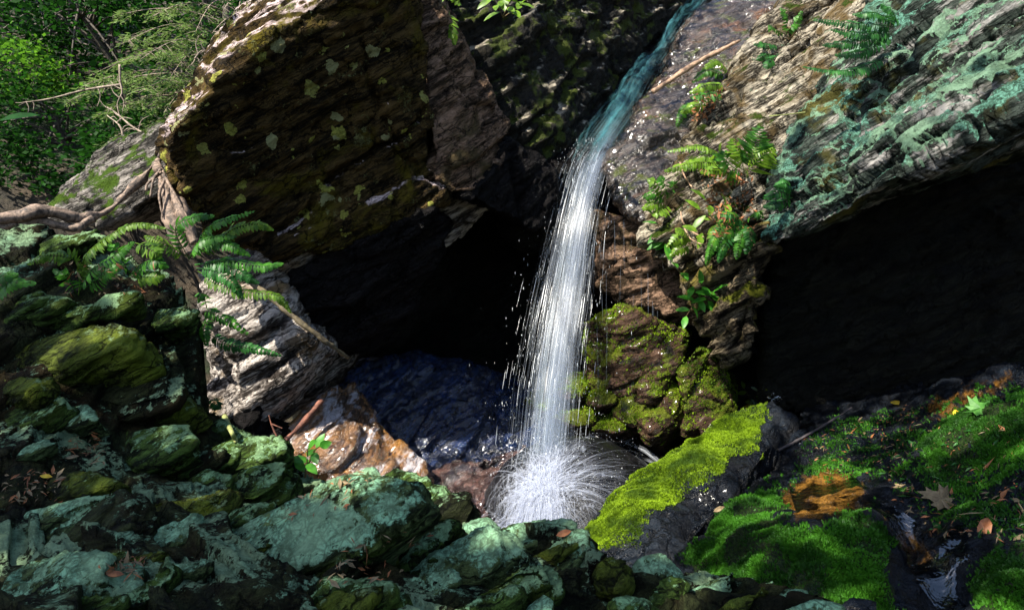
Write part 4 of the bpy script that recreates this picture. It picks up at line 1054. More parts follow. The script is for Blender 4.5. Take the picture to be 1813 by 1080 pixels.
fern([[(-12,520),(5,508),(22,500),(64,502)],[(-15,515),(0,490),(30,486)]], 'cropped fern at the left edge of the picture', group=LF, depth=2.3, width=.042, npairs=20)
RF = 'ferns on the right bank'
fern([[(1292,130),(1270,108),(1243,122)],[(1288,135),(1255,125),(1225,146)],[(1285,150),(1255,150),(1220,165)],[(1282,165),(1250,168),(1222,172)],[(1270,180),(1235,185),(1205,200)],[(1240,190),(1215,190),(1198,225)]],
     'bright fern row below the fallen stick on the right bank', group=RF, width=.065, npairs=16, mats=['fern_lit', 'fern'])
fern([[(1392,60),(1394,30),(1382,14)],[(1392,60),(1410,40),(1420,20)],[(1390,62),(1370,50),(1362,46)],[(1392,62),(1400,50),(1415,45)]], 'small sprig fern near the top of the right bank', group=RF, width=.05, npairs=16)
fern([[(1378,82),(1355,78),(1335,78)],[(1378,92),(1355,98),(1340,106)],[(1380,95),(1362,112),(1358,122)],[(1380,90),(1390,105),(1385,118)]], 'fern in the crevice under the small sprig fern', group=RF, width=.05, npairs=16, mat='fern_dark')
fern([[(1590,40),(1550,24),(1509,26)],[(1588,48),(1520,42),(1439,35)],[(1586,55),(1530,60),(1470,52)],[(1580,60),(1520,74),(1455,80)],[(1585,60),(1530,90),(1478,98)],[(1575,100),(1500,125),(1420,118)],[(1590,45),(1580,20),(1560,8)]],
     'dark spreading fern on the cliff slab near the top edge', group=RF, width=.05, npairs=22, mat='fern_dark', off=.05)
fern([[(1318,310),(1312,280),(1298,245)],[(1322,305),(1338,265),(1347,224)],[(1320,308),(1345,280),(1370,262)],[(1316,308),(1290,290),(1282,268)]], 'feathery lady fern with long thin leaflets in the middle of the right bank', group=RF, width=.13, npairs=17, mats=['fern_lit', 'fern'], curl=.1, off=.05)
fern([[(1285,278),(1240,258),(1180,268)],[(1280,290),(1230,288),(1175,303)],[(1285,285),(1250,275),(1215,292)],[(1290,292),(1270,300),(1240,305)]], 'yellow-green fern pointing left over the pale rib', group=RF, width=.06, npairs=18, mat='fern_lit', off=.08)
fern([[(1182,355),(1160,342),(1138,350)],[(1182,352),(1162,325),(1148,318)],[(1184,350),(1176,325),(1170,312)],[(1182,358),(1158,360),(1138,370)],[(1184,352),(1192,330),(1192,322)],[(1182,360),(1168,374),(1155,380)]],
     'bushy fern at the left end of the right bank, next to the waterfall lip', group=RF, width=.06, npairs=16, mats=['fern', 'fern_lit'], off=.05)
fern([[(1318,392),(1287,390),(1262,430),(1250,472)],[(1318,395),(1300,405),(1280,440),(1272,465)],[(1320,395),(1312,420),(1304,460)],[(1320,392),(1295,380),(1265,384)],[(1322,390),(1340,375),(1352,385)],[(1320,396),(1330,415),(1320,450)],[(1318,394),(1292,410),(1265,445)]],
     'big drooping fern left of the black overhang', group=RF, width=.055, npairs=22, mats=['fern', 'fern_dark'], off=.06)
fern([[(1224,421),(1205,420),(1180,438)],[(1222,432),(1205,438),(1186,454)],[(1225,424),(1212,410),(1196,404)]], 'short pale fern above the leafy plant on the right bank', group=RF, width=.055, npairs=18, mat='fern_lit', off=.05)
fern([[(1405,345),(1380,340),(1350,352)],[(1404,350),(1375,360),(1352,366)],[(1405,340),(1392,325),(1370,330)]], 'small dark fern at the left tip of the cliff slab', group=RF, width=.045, npairs=18, mat='fern_dark', off=.03)
fern([[(790,10),(775,40),(782,80),(790,125)],[(792,10),(770,5),(768,30)],[(795,20),(800,50),(805,80)],[(788,0),(800,-10),(815,10)]], 'trailing green fern at the left corner of the mossy boulder', width=.06, npairs=20, mat='fern_lit', off=.06)

def leafy(name, label, stems, leafL, mat='leaf', depth=None, off=.06, cat='plant', group=None, nleaf=7, wid=.4):
    b = stems[0][0]; d0 = (depth or hitd(b[0], b[1]))-off*.3
    o = empty(name, P(b[0], b[1], d0), label=label, cat=cat, group=group); loc = np.array(o.location)
    rs = np.random.default_rng(abs(int(b[0]*7+b[1])))
    for st in stems:
        rows = smooth_path([(q[0], q[1], d0-off*(j/(len(st)-1))) for j, q in enumerate(st)], 20); p = Pn(rows[:, 0], rows[:, 1], rows[:, 2])
        link('stem', tube_batch([p-loc], [np.linspace(1.2, .5, 20)*.003], 5), M['stem'], o)
        tn = frame_at(p)
        for k in range(nleaf):
            t = .25+.75*k/(nleaf-1); i = min(19, int(t*19))
            V, Fc = [], []
            fc = np.array([0, -.6, .8])+rs.normal(0, .3, 3); s = np.cross(tn[i], fc); s /= np.linalg.norm(s)
            dr = (s*(1 if k % 2 else -1)+tn[i]*(.4 if k < nleaf-1 else 3))+rs.normal(0, .2, 3)+np.array([0, 0, -.15])
            leaf_blade(V, Fc, p[i], dr, fc, leafL*rs.uniform(.7, 1.15), leafL*wid, .25, .2)
            link('leaf', mesh_from(np.array(V)-loc, Fc, True), M[mat], o)
    return o
leafy('leafy_plant', 'green leafy plant with toothed pointed leaves hanging beside the chockstone', [[(1265,545),(1240,520),(1210,490),(1190,462)],[(1262,540),(1235,530),(1215,560)],[(1262,540),(1245,515),(1240,500)],[(1265,545),(1255,530),(1262,518)]], .10, depth=4.15, off=.15)
leafy('leafy_plant', 'plant with broad oval leaves at the left rim of the right bank', [[(1185,440),(1172,415),(1160,385)],[(1186,440),(1180,420),(1178,432)]], .11, 'leaf', off=.08, nleaf=5)
leafy('leafy_plant', 'light green leaves between the ferns in the middle of the right bank', [[(1300,420),(1270,400),(1240,372)],[(1300,415),(1275,385),(1250,355)],[(1300,415),(1290,390),(1285,370)],[(1300,420),(1262,418),(1235,410)]], .10, 'fern_lit', off=.10, nleaf=6)
leafy('leafy_plant', 'yellowing leaves mixed with the yellow-green fern', [[(1300,310),(1275,300),(1262,285)],[(1300,310),(1285,292),(1275,272)]], .08, 'fern_lit', off=.12, nleaf=5)
leafy('seedling', 'bright green seedling on the back rim of the mossy bank', [[(1330,722),(1325,700),(1318,688)],[(1330,722),(1338,700),(1345,685)],[(1330,722),(1345,712),(1352,715)]], .085, 'fern_lit', off=.05, nleaf=4, wid=.45)
leafy('seedling', 'seedling with dark oval leaves at the edge of the ledge above the stream slab', [[(540,845),(543,820),(545,795)],[(543,830),(555,800),(566,790)]], .055, 'leaf', depth=2.1, off=.05, nleaf=4, wid=.5)
leafy('leafy_plant', 'weedy tuft growing on the sunlit top of the mossy boulder', [[(890,30),(880,10),(868,-8)],[(890,30),(900,10),(905,-5)],[(890,32),(915,15),(925,5)]], .10, 'fern_lit', off=.08, nleaf=6)
leafy('leafy_plant', 'leaning blade of a green leaf at the left edge in front of the dark forest', [[(-60,235),(-20,218),(0,214)]], .13, 'crown', depth=2.6, off=.02, nleaf=3, wid=.28)

# ------------------------------------------------------------------ roots, sticks, fallen leaves
def wood_mat(name, c1, c2):
    t = NT(name); co = t.coord()
    v = t.noise(t.mapping(co, (1, 1, 1)), 26, 6, .7, 1.)
    b = t.principled(Base_Color=t.mix(t.ramp(v, .35, .65), c1, c2), Roughness=.75, Normal=t.bump(v, .7, .012)); return t.done(b.outputs[0])
M['root'] = wood_mat('pale_root_wood', (.03, .02, .014), (.26, .18, .13))
M['rootdark'] = wood_mat('dark_root_wood', (.03, .022, .010), (.13, .10, .05))
M['stick'] = wood_mat('dry_stick_wood', (.12, .07, .04), (.42, .27, .17))
M['redstick'] = wood_mat('wet_red_stick', (.06, .02, .012), (.22, .08, .045))
M['dstick'] = wood_mat('dark_wet_stick', (.012, .010, .010), (.05, .04, .045))
M['straw'] = wood_mat('green_straw', (.10, .12, .03), (.30, .32, .10))
def limb(name, label, cat, rows, rad, mat, sides=10, rough=.2, n=60, parent=None, group=None):
    rr = smooth_path(rows, n); p = Pn(rr[:, 0], rr[:, 1], rr[:, 2])
    r = np.interp(np.linspace(0, 1, n), np.linspace(0, 1, len(rad)), rad)
    me = tube_batch([p], [r*pxm(rr[:, 2])], sides); co = get_co(me); no = get_no(me)
    a = r.mean()*pxm(rr[:, 2].mean())
    co = co+no*(fbm(co*(.22/a), 3)*a*rough)[:, None]
    bm = bmesh.new(); set_co(me, co); bm.from_mesh(me); bmesh.ops.holes_fill(bm, edges=[e for e in bm.edges if e.is_boundary]); bm.to_mesh(me); bm.free()
    me.polygons.foreach_set('use_smooth', np.ones(len(me.polygons), dtype=bool))
    base = np.array(parent.location) if parent else p[0]
    set_co(me, get_co(me)-base)
    o = link(name, me, M[mat] if isinstance(mat, str) else mat, parent, None if parent else base)
    if not parent: tag(o, label, cat, group)
    return o
rock('leaning_slab', [[(120,360,4.3),(165,300,4.4),(230,250,4.45),(292,222,4.3),(320,290,4.1),(300,330,4.05),(250,352,4.1),(190,395,4.1),(60,392,4.2),(85,372,4.3),(150,300,5.),(300,230,5.),(300,380,5.)]],
     voxel=.016, mat=M['leanslab'], low=.03, lay=.03, F=9, fine=.006, seed=130, label='pale slab with a mossy upper edge leaning on the left side of the huge boulder', cat='rock')
root = empty('tree_root', P(0, 390, 3.5), label='gnarled pale root crawling along the leaning slab at the left edge', cat='root')
limb('root_branch', None, None, [(-60,390,3.35),(20,385,3.45),(90,378,3.55),(150,388,3.65),(190,372,3.75),(225,340,3.8),(262,305,3.82),(286,275,3.8)], [10,12,10,10,7,7,5,5], 'root', parent=root, rough=.8)
limb('root_branch', None, None, [(-60,412,3.35),(10,400,3.45),(70,392,3.55),(130,402,3.6),(165,385,3.66)], [7,9,8,8,5], 'root', parent=root, rough=.8)
limb('root_branch', None, None, [(275,290,3.78),(292,320,3.7),(300,360,3.65),(312,400,3.62),(335,450,3.6)], [6,8,9,10,8], 'root', parent=root, rough=.7)
limb('root_branch', None, None, [(280,285,3.78),(300,330,3.68),(322,375,3.62),(345,430,3.6)], [5,7,8,7], 'root', parent=root, rough=.7)
limb('root_branch', None, None, [(283,300,3.76),(290,345,3.66),(296,395,3.6),(318,450,3.58)], [4,6,7,6], 'root', parent=root, rough=.7)
for q in ([(285,300,3.7),(272,318,3.62),(266,350,3.6)], [(290,310,3.65),(310,345,3.6),(332,385,3.58)], [(292,318,3.64),(282,345,3.6),(288,385,3.58)], [(286,305,3.68),(262,325,3.62),(258,338,3.6)]):
    limb('rootlet', None, None, q, [3, 2.4, 1.2], 'root', parent=root, rough=.3, sides=6, n=24)
limb('tree_root', 'bare root running down the shaded face of the undercut rock', 'root', [(425,488,3.9),(470,520,3.86),(520,562,3.84),(560,592,3.86),(600,622,3.95),(615,632,4.1)], [3.5,4,4.5,4.5,4,3], 'rootdark', rough=.5)
def on(pts, off): return [(x, y, hitd(x, y)-off) for x, y in pts]
limb('stick', 'long pale fallen stick lying across the wet ledge at the top right', 'stick', [(1155,163,5.0),(1195,137,5.0),(1240,108,5.0),(1310,72,5.05)], [4,4.5,4.5,3.5], 'stick', rough=.3)
limb('stick', 'dark thin wet stick lying on the back of the mossy bank', 'stick', [(1378,797,3.70),(1420,775,3.72),(1460,752,3.74),(1508,722,3.76)], [2.6,2.6,2.2,1.4], 'dstick', rough=.3)
st = limb('stick', 'reddish wet stick propped between the stream slab and the undercut rock', 'stick', [(500,785,4.0),(525,760,4.05),(548,735,4.1),(570,708,4.15)], [4,4.5,4.5,3.5], 'redstick', rough=.4)
tw = empty('twig', P(486,768,3.95), label='thin orange twig with two forks beside the reddish stick', cat='twig')
limb('twig_stem', None, None, [(490,772,3.95),(482,755,3.95),(476,735,3.95)], [1.8,1.6,1], 'redstick', parent=tw, n=20)
limb('twig_stem', None, None, [(480,750,3.95),(490,754,3.95),(500,758,3.95)], [1.2,1.2,.8], 'redstick', parent=tw, n=20)
limb('plant_stem', 'straw-green plant stem lying on a dark ledge stone', 'stem', on([(398,738),(406,756),(418,782)], .012), [5,4.5,3.5], 'straw', rough=.15)
limb('twig', 'pale curved rootlet hanging below the yellow-green fern', 'twig', on([(1204,288),(1210,308),(1222,328),(1234,335)], .05), [1.5,1.4,1.3,1], 'stick', n=30, rough=.2)
limb('twig', 'pale rootlet looping under the short pale fern', 'twig', on([(1205,375),(1210,395),(1228,412),(1246,420)], .05), [1.3,1.3,1.2,1], 'stick', n=30, rough=.2)
limb('twig', 'pale rootlet above the broken brown buttress', 'twig', on([(1212,405),(1222,422),(1240,432),(1250,432)], .05), [1.2,1.2,1.2,1], 'stick', n=30, rough=.2)
limb('plant_stem', 'straight dry grass stem in front of the cliff slab tip', 'stem', [(1362,206,3.6),(1395,203,3.55),(1426,199,3.5)], [1.2,1,.8], 'straw', n=20, rough=.1)

M['leaf_green'] = leaf_mat('fallen_leaf_green', (.03, .11, .015), (.07, .19, .035), .5, .2, 30)
M['leaf_tan'] = leaf_mat('fallen_leaf_tan', (.10, .07, .035), (.20, .15, .08), .6, .1, 30)
M['leaf_yellow'] = leaf_mat('fallen_leaf_yellow', (.40, .26, .02), (.55, .40, .03), .5, .2, 30)
M['leaf_brown'] = leaf_mat('fallen_leaf_brown', (.14, .05, .02), (.28, .11, .04), .6, .1, 30)
MAPLE = [(0,-1.0),(.06,-.45),(.45,-.55),(.38,-.30),(.95,-.10),(.70,.02),(.80,.30),(.42,.20),(.30,.45),(.42,.80),(.18,.70),(0,1.1),(-.18,.70),(-.42,.80),(-.30,.45),(-.42,.20),(-.80,.30),(-.70,.02),(-.95,-.10),(-.38,-.30),(-.45,-.55),(-.06,-.45)]
OVAL = [(0,-1.),(.28,-.6),(.42,-.1),(.36,.4),(.15,.8),(0,1.),(-.15,.8),(-.36,.4),(-.42,-.1),(-.28,-.6)]
def fallen(name, label, px, py, half, rot, shape, mat, up=.012, group=None, squash=.3):
    loc, n = hitn(px, py)
    n = (n*.5+Vector((0, -.45, .7))).normalized(); d = (loc-EYE).length; s = half*pxm(d)
    a = Vector((math.cos(rot), 0, math.sin(rot))); u = (a-n*a.dot(n)).normalized(); v = n.cross(u)
    V = [np.array(n*(.10*s))]
    for (x, y) in shape: V.append(np.array(u*(y*s)+v*(x*s)+n*(s*squash*(x*x+.25*math.sin(3*y)))))
    m = len(shape); Fc = [(0, 1+i, 1+(i+1) % m) for i in range(m)]
    me = mesh_from(np.array(V), Fc, False)
    o = link(name, me, M[mat], loc=loc+n*up)
    so = o.modifiers.new('thick', 'SOLIDIFY'); so.thickness = .0012
    return tag(o, label, 'leaf', group)
fallen('maple_leaf', 'green lobed leaf lying above the bright moss cushion at the right', 1735, 728, 27, .35, MAPLE, 'leaf_green')
fallen('maple_leaf', 'tan lobed leaf on the dark litter of the bank', 1664, 888, 28, 2.2, MAPLE, 'leaf_tan')
fallen('maple_leaf', 'pale bleached lobed leaf near the right edge of the bank', 1795, 838, 24, .6, MAPLE, 'leaf_tan')
fallen('fallen_leaf', 'small yellow leaf on the black rim under the overhang', 1586, 716, 11, .2, OVAL, 'leaf_yellow')
fallen('fallen_leaf', 'small yellow leaf by the stalk of the green lobed leaf', 1691, 734, 9, 1.3, OVAL, 'leaf_yellow')
fallen('fallen_leaf', 'narrow tan leaf on the green moss below the rounded rock', 1273, 905, 11, 1.0, OVAL, 'leaf_tan')
fallen('fallen_leaf', 'orange leaf on the bank rim beside the seedling', 1322, 722, 13, .2, OVAL, 'leaf_yellow')
fallen('fallen_leaf', 'brown leaf lying on the blocky lichened end stone of the rim', 997, 948, 14, .5, OVAL, 'leaf_brown')
fallen('fallen_leaf', 'curled brown leaf standing in the litter near the right edge', 1742, 940, 20, 1.4, OVAL, 'leaf_brown', squash=.8)
fallen('fallen_leaf', 'small yellow leaf in the litter beside the smooth olive stone', 81, 848, 8, .3, OVAL, 'leaf_yellow')
fallen('fallen_leaf', 'tan leaf below the knobbly lichened stone', 130, 815, 9, .6, OVAL, 'leaf_tan')
fallen('fallen_leaf', 'orange-brown leaf right of the mottled corner slab', 202, 1023, 12, .4, OVAL, 'leaf_brown')
# litter of needles and crumbs: uncountable
def litter(zones, n, label, sz=.014, mats=('leaf_brown', 'leaf_tan')):
    rs = np.random.default_rng(77); V, Fc = [], []; k = 0; tries = 0
    while k < n and tries < n*6:
        tries += 1
        poly = zones[rs.integers(len(zones))]; xs = [p[0] for p in poly]; ys = [p[1] for p in poly]
        x, y = rs.uniform(min(xs), max(xs)), rs.uniform(min(ys), max(ys))
        if not in_poly(np.array([x]), np.array([y]), poly)[0]: continue
        loc, nn = hitn(x, y)
        a = Vector(rs.normal(0, 1, 3)); u = (a-nn*a.dot(nn)).normalized(); v = nn.cross(u); s = sz*rs.lognormal(0, .4); w = s*rs.choice([.10, .12, .35])
        b = loc+nn*rs.uniform(.002, .008); i = len(V)
        V += [np.array(b-u*s-v*w*.3), np.array(b+v*w+nn*.002), np.array(b+u*s), np.array(b-v*w+nn*.003)]; Fc.append((i, i+1, i+2, i+3)); k += 1
    o = link('litter', mesh_from(np.array(V), Fc), [M[m] for m in mats])
    o.data.polygons.foreach_set('material_index', rs.integers(0, len(mats), len(Fc)).astype(np.int32))
    tag(o, label, 'leaf litter', kind='stuff')
litter([[(100,465),(330,470),(340,520),(120,530)],[(0,840),(120,830),(110,890),(0,890)],[(180,1005),(260,980),(240,1030)],[(560,830),(700,820),(640,900),(480,930)],[(90,790),(180,760),(190,830)],[(620,960),(780,930),(700,1030),(560,1040)]], 380, 'brown needles and leaf crumbs between the ledge stones', sz=.009)
litter([[(1600,760),(1813,740),(1813,960),(1640,950),(1560,860)],[(1420,770),(1640,710),(1600,840),(1460,840)]], 900, 'needles and bits of leaf strewn over the wet bank', sz=.013, mats=('leaf_tan', 'leaf_brown', 'fern_dark', 'bank'))
litter([[(1240,300),(1330,300),(1340,420),(1260,420)],[(1230,170),(1290,150),(1250,215),(1225,215)]], 420, 'reddish dead fern bits on the right bank', sz=.014, mats=('leaf_brown',))

# trickle running down the bank
t = NT('trickle_water'); co = t.coord()
gl = t.n.new('ShaderNodeBsdfGlossy'); gl.inputs['Roughness'].default_value = .04
tp = t.n.new('ShaderNodeBsdfTransparent'); tp.inputs[0].default_value = (.75, .8, .85, 1)
t.l.new(t.bump(t.noise(co, 11, 3, .6, .6), 1., .02), gl.inputs['Normal'])
fr = t.n.new('ShaderNodeFresnel'); fr.inputs[0].default_value = 1.6
mx = t.n.new('ShaderNodeMixShader'); t.l.new(t.math('MAXIMUM', fr.outputs[0], .14), mx.inputs[0]); t.l.new(tp.outputs[0], mx.inputs[1]); t.l.new(gl.outputs[0], mx.inputs[2])
t.done(mx.outputs[0])
def trickle(pts, hw):
    rows = smooth_path([(x, y, 1, h) for (x, y), h in zip(pts, hw)], 60); nx = 12; V = []
    for i in range(60):
        j = min(58, i); dx, dy = rows[j+1, 0]-rows[j, 0], rows[j+1, 1]-rows[j, 1]; L = math.hypot(dx, dy)
        for k in range(nx):
            s = -1+2*k/(nx-1); x, y = rows[i, 0]-dy/L*s*rows[i, 3], rows[i, 1]+dx/L*s*rows[i, 3]
            V.append(hitn(x, y)[0])
    V = np.array(V); z = V.reshape(60, nx, 3)
    for _ in range(4): z[:, 1:-1] = (z[:, :-2]+z[:, 2:]+2*z[:, 1:-1])/4; z[1:-1] = (z[:-2]+z[2:]+2*z[1:-1])/4
    V = z.reshape(-1, 3)+np.array([0, -.002, .006])
    idx = np.arange(60*nx).reshape(60, nx)
    q = np.stack([idx[:-1, :-1].ravel(), idx[:-1, 1:].ravel(), idx[1:, 1:].ravel(), idx[1:, :-1].ravel()], 1)
    tag(link('stream', mesh_from(V, q.tolist(), True), t.m), kind='structure')
trickle([(1400,880),(1470,862),(1540,895),(1605,945),(1650,1000),(1690,1050),(1730,1110)], [30,34,22,26,40,44,50])
trickle([(1345,700),(1390,745),(1430,775),(1420,800)], [16,30,24,14])
trickle([(1590,860),(1640,880),(1680,930),(1690,1000)], [14,20,26,26])
# ------------------------------------------------------------------ trees
M['bark'] = wood_mat('tree_bark', (.02, .016, .012), (.09, .07, .05))
M['twigwood'] = wood_mat('bare_twig_wood', (.10, .075, .05), (.32, .25, .19))
M['needle'] = leaf_mat('hemlock_needles', (.04, .08, .015), (.15, .23, .06), .6, .35, 6)
M['crown_dark'] = leaf_mat('broad_leaves_dark', (.003, .016, .003), (.014, .06, .006), .6, .4, 3, .08)
M['crown_lit'] = leaf_mat('broad_leaves_light', (.03, .10, .006), (.09, .22, .015), .6, .45, 3, .1)
def quads_mesh(c, u, v, two=False):
    """diamond leaves: centre, half length vec, half width vec"""
    n = len(c)
    V = np.stack([c-u, c+v-u*.1, c+u, c-v-u*.1], 1).reshape(-1, 3)
    me = bpy.data.meshes.new('m')
    me.vertices.add(n*4); me.vertices.foreach_set('co', V.astype(np.float32).ravel())
    me.loops.add(n*4); me.loops.foreach_set('vertex_index', np.arange(n*4, dtype=np.int32))
    me.polygons.add(n); me.polygons.foreach_set('loop_start', (np.arange(n)*4).astype(np.int32))
    me.update(calc_edges=True); return me
def rvec(rs, n, up=0.):
    a = rs.normal(0, 1, (n, 3)); a[:, 2] += up; return a/np.linalg.norm(a, axis=1)[:, None]
def broad_tree(label, base, height, centre, rad, nleaf, mat, seed, lsize=.045, clumps=26, name='broadleaf_tree', group=None, tr=.09):
    rs = np.random.default_rng(seed); base = np.array(base); centre = np.array(centre); rad = np.array(rad)
    o = empty(name, base, label=label, cat='tree', group=group)
    top = centre+np.array([0, 0, rad[2]*.5])
    t = np.linspace(0, 1, 20)[:, None]
    trunk = base+(top-base)*t+np.array([1, .6, 0])*(np.sin(t*5+seed)*.08)
    paths, radii = [trunk-base], [np.linspace(tr, tr*.2, 20)]
    cc = []
    for k in range(clumps):
        d = rvec(rs, 1)[0]*rad*rs.uniform(.45, 1.)**.6; c = centre+d; cc.append(c)
        s = trunk[rs.integers(8, 18)]
        m = (s+c)/2+np.array([0, 0, .15])
        w = np.linspace(0, 1, 9)[:, None]
        paths.append((s*(1-w)**2+2*m*w*(1-w)+c*w**2)-base); radii.append(np.linspace(tr*.28, tr*.06, 9))
    link('trunk', tube_batch(paths[:1], radii[:1], 8), M['bark'], o)
    link('limbs', tube_batch(paths[1:], radii[1:], 5), M['bark'], o)
    cc = np.array(cc); per = nleaf//clumps
    c = np.repeat(cc, per, 0); n = len(c)
    cs = rs.uniform(.16, .34, clumps).repeat(per)[:, None]*rad.mean()
    c = c+rs.normal(0, 1, (n, 3))*cs*np.array([1, 1, .55])
    u = rvec(rs, n); u[:, 2] *= .5; w = np.cross(u, rvec(rs, n, 1.2)); w /= np.maximum(np.linalg.norm(w, axis=1)[:, None], 1e-6)
    s = lsize*rs.uniform(.6, 1.3, n)[:, None]
    link('crown', quads_mesh(c-base, u*s, w*s*.5), M[mat], o)
    return o
def hemlock(label, base, top, limbs, seed, mat='needle', dens=1., name='hemlock_tree'):
    """limbs: list of (start, end) world points; flat drooping sprays of short needle twigs"""
    rs = np.random.default_rng(seed); base = np.array(base); top = np.array(top)
    o = empty(name, base, label=label, cat='tree')
    t = np.linspace(0, 1, 12)[:, None]
    link('trunk', tube_batch([(base+(top-base)*t)-base], [np.linspace(.10, .03, 12)], 8), M['bark'], o)
    paths, radii, C, U, Wv = [], [], [], [], []
    for s, e in limbs:
        s = np.array(s); e = np.array(e); L = np.linalg.norm(e-s)
        w = np.linspace(0, 1, 12)[:, None]; p = s+(e-s)*w+np.array([0, 0, 1])*np.sin(w*math.pi)*L*.10
        paths.append(p-base); radii.append(np.linspace(.009, .002, 12))
        d = (e-s)/L; side = np.cross(d, [0, 0, 1]); side /= np.linalg.norm(side)
        for k in range(int(16*L)):
            a = rs.uniform(.25, 1.); c = s+(e-s)*a+np.array([0, 0, 1])*math.sin(a*math.pi)*L*.10
            sg = rs.choice([-1, 1]); l2 = rs.uniform(.12, .34)*(1.25-a)*min(1.3, L)+.07
            q = side*sg+d*rs.uniform(.4, .9)+np.array([0, 0, rs.uniform(-.55, .05)]); q /= np.linalg.norm(q)
            ww = np.linspace(0, 1, 5)[:, None]; bp = c+q*l2*ww+np.array([0, 0, -.12])*l2*ww**2
            paths.append(bp-base); radii.append(np.linspace(.0022, .0008, 5))
            m = max(4, int(l2*105*dens))
            for j in range(m):
                f = rs.uniform(.1, 1.05); cc = c+q*l2*f+np.array([0, 0, -.12])*l2*f*f+rs.normal(0, .012, 3)
                s2 = np.cross(q, [0, 0, 1]); s2 /= np.linalg.norm(s2)
                u = q*rs.uniform(.3, .9)+s2*rs.choice([-1, 1])*rs.uniform(.4, 1.)+np.array([0, 0, rs.uniform(-.4, .25)]); u /= np.linalg.norm(u)
                v = np.cross(u, [0, 0, 1.]+rs.normal(0, .35, 3)); v /= np.linalg.norm(v); sz = rs.uniform(.016, .036)
                C.append(cc+u*sz*.8); U.append(u*sz); Wv.append(v*sz*.26)
    link('limbs', tube_batch(paths, radii, 4), M['twigwood'], o)
    link('needles', quads_mesh(np.array(C)-base, np.array(U), np.array(Wv)), M[mat], o)
    return o
rs = np.random.default_rng(21)
def gz(v): return Vector((v.x, v.y, float(ground_h(np.array([v.x]), np.array([v.y]))[0])-.1))
lb = []
for (a, b) in [((380,60,6.6),(225,75,5.6)),((390,110,6.6),(190,120,5.5)),((385,150,6.6),(150,150,5.6)),((390,190,6.5),(210,190,5.6)),((395,20,6.6),(270,30,5.8)),((400,-30,6.7),(300,-10,5.9)),
               ((380,90,6.6),(300,140,5.7)),((390,130,6.6),(290,200,5.7)),((380,170,6.5),(150,215,5.9)),((390,60,6.6),(330,100,5.8)),((390,210,6.5),(170,260,5.9)),((400,0,6.6),(345,60,5.9)),((390,140,6.6),(120,180,6.0)),((395,40,6.7),(200,30,6.1)),((400,200,6.4),(255,240,5.7)),((395,90,6.6),(250,105,5.4)),((395,160,6.6),(245,165,5.4))]:
    lb.append((P(*a), P(*b)))
hemlock('pale green conifer with drooping sunlit sprays, left of the huge boulder', gz(P(420, 330, 7.)), P(392, -160, 6.7), lb, 31)
lb = [(P(430+rs.uniform(-10, 10), y, 6.4), P(x, y2, 5.9)) for y, x, y2 in ((30,375,60),(0,395,20),(60,350,110),(90,365,150),(130,340,170),(-20,420,30),(160,320,200))]
hemlock('dark thin conifer close behind the crest of the huge boulder', gz(P(450, 330, 6.9)), P(440, -120, 6.6), lb, 32, 'crown_dark', .8)
# bare dead twigs
for k, (pts, lab) in enumerate([([(215,150,5.5),(150,160,5.5),(90,175,5.5),(40,182,5.6)], 'long bare pale twig reaching left in front of the forest'),
                       ([(212,115,5.3),(213,145,5.3),(216,165,5.3),(208,185,5.3),(214,215,5.3)], 'crooked white dead twig hanging in the conifer'),
                       ([(345,105,5.2),(355,92,5.2),(366,90,5.2)], 'small bare forked twig beside the boulder crest'),
                       ([(270,245,5.0),(235,225,5.1),(205,200,5.2),(190,190,5.2)], 'grey bare branch low under the conifer'),
                       ([(220,255,5.0),(213,225,5.0),(190,205,5.1)], 'thin bare branch above the leaning slab')]):
    lt = empty('dead_twig', P(*pts[0]), label=lab, cat='twig')
    limb('twig_stem', None, None, pts, [2.2, 1.8, 1.2, .7], 'twigwood', parent=lt, sides=6, n=24, rough=.2)
    for j in range(5):
        i = rs.integers(1, len(pts)); a = Vector(pts[i-1]).lerp(Vector(pts[i]), rs.uniform(.1, .9)); L = rs.uniform(12, 34); th = rs.uniform(0, 6.28)
        limb('twig_stem', None, None, [tuple(a), (a.x+L*.5*math.cos(th), a.y+L*.5*math.sin(th)-2, a.z), (a.x+L*math.cos(th+.3), a.y+L*math.sin(th+.3), a.z)], [1.2, .8, .5], 'twigwood', parent=lt, sides=5, n=12, rough=.1)
TR = [((60,20,9.0),(1.3,1.0,1.1),3600,'crown_dark','dark leafy tree in the top left corner'),((150,60,8.4),(1.0,.9,.9),2600,'crown_dark','dark leafy tree between the corner tree and the conifer'),
      ((20,130,7.5),(.55,.6,.35),1800,'crown_lit','bright sunlit green bush at the left edge'),((90,240,7.2),(.8,.7,.6),2600,'crown_dark','dark shrub low behind the leaning slab'),
      ((10,300,6.6),(.5,.5,.45),1500,'crown_dark','small dark shrub above the gnarled root at the left edge'),((330,-20,9.5),(1.4,1.,1.2),3200,'crown_dark','dark tree far behind the conifer'),
      ((170,320,6.0),(.35,.4,.25),900,'crown_dark','low dark undergrowth bush touching the leaning slab'),((-60,190,8.),(.9,.9,1.0),2400,'crown_dark','dark tree partly cut off by the left edge'),
      ((250,290,6.3),(.5,.5,.4),1500,'crown_dark','dark leafy bush right behind the mossy edge of the leaning slab'),
      ((320,200,7.2),(.7,.6,.8),2400,'crown_dark','dark leafy tree directly behind the boulder crest')]
for k, (c, r, n, mt, lab) in enumerate(TR):
    cw = P(*c); b = gz(Vector((cw.x+.3, cw.y+.4, 0)))
    if b.z > cw.z-.3: b.z = cw.z-.5
    broad_tree(lab, b, 3, cw, r, n, mt, 200+k, lsize=.05 if c[2] > 8 else .038, clumps=22, name='broadleaf_tree' if r[2] > .55 else 'shrub', tr=.07 if r[2] > .55 else .025)
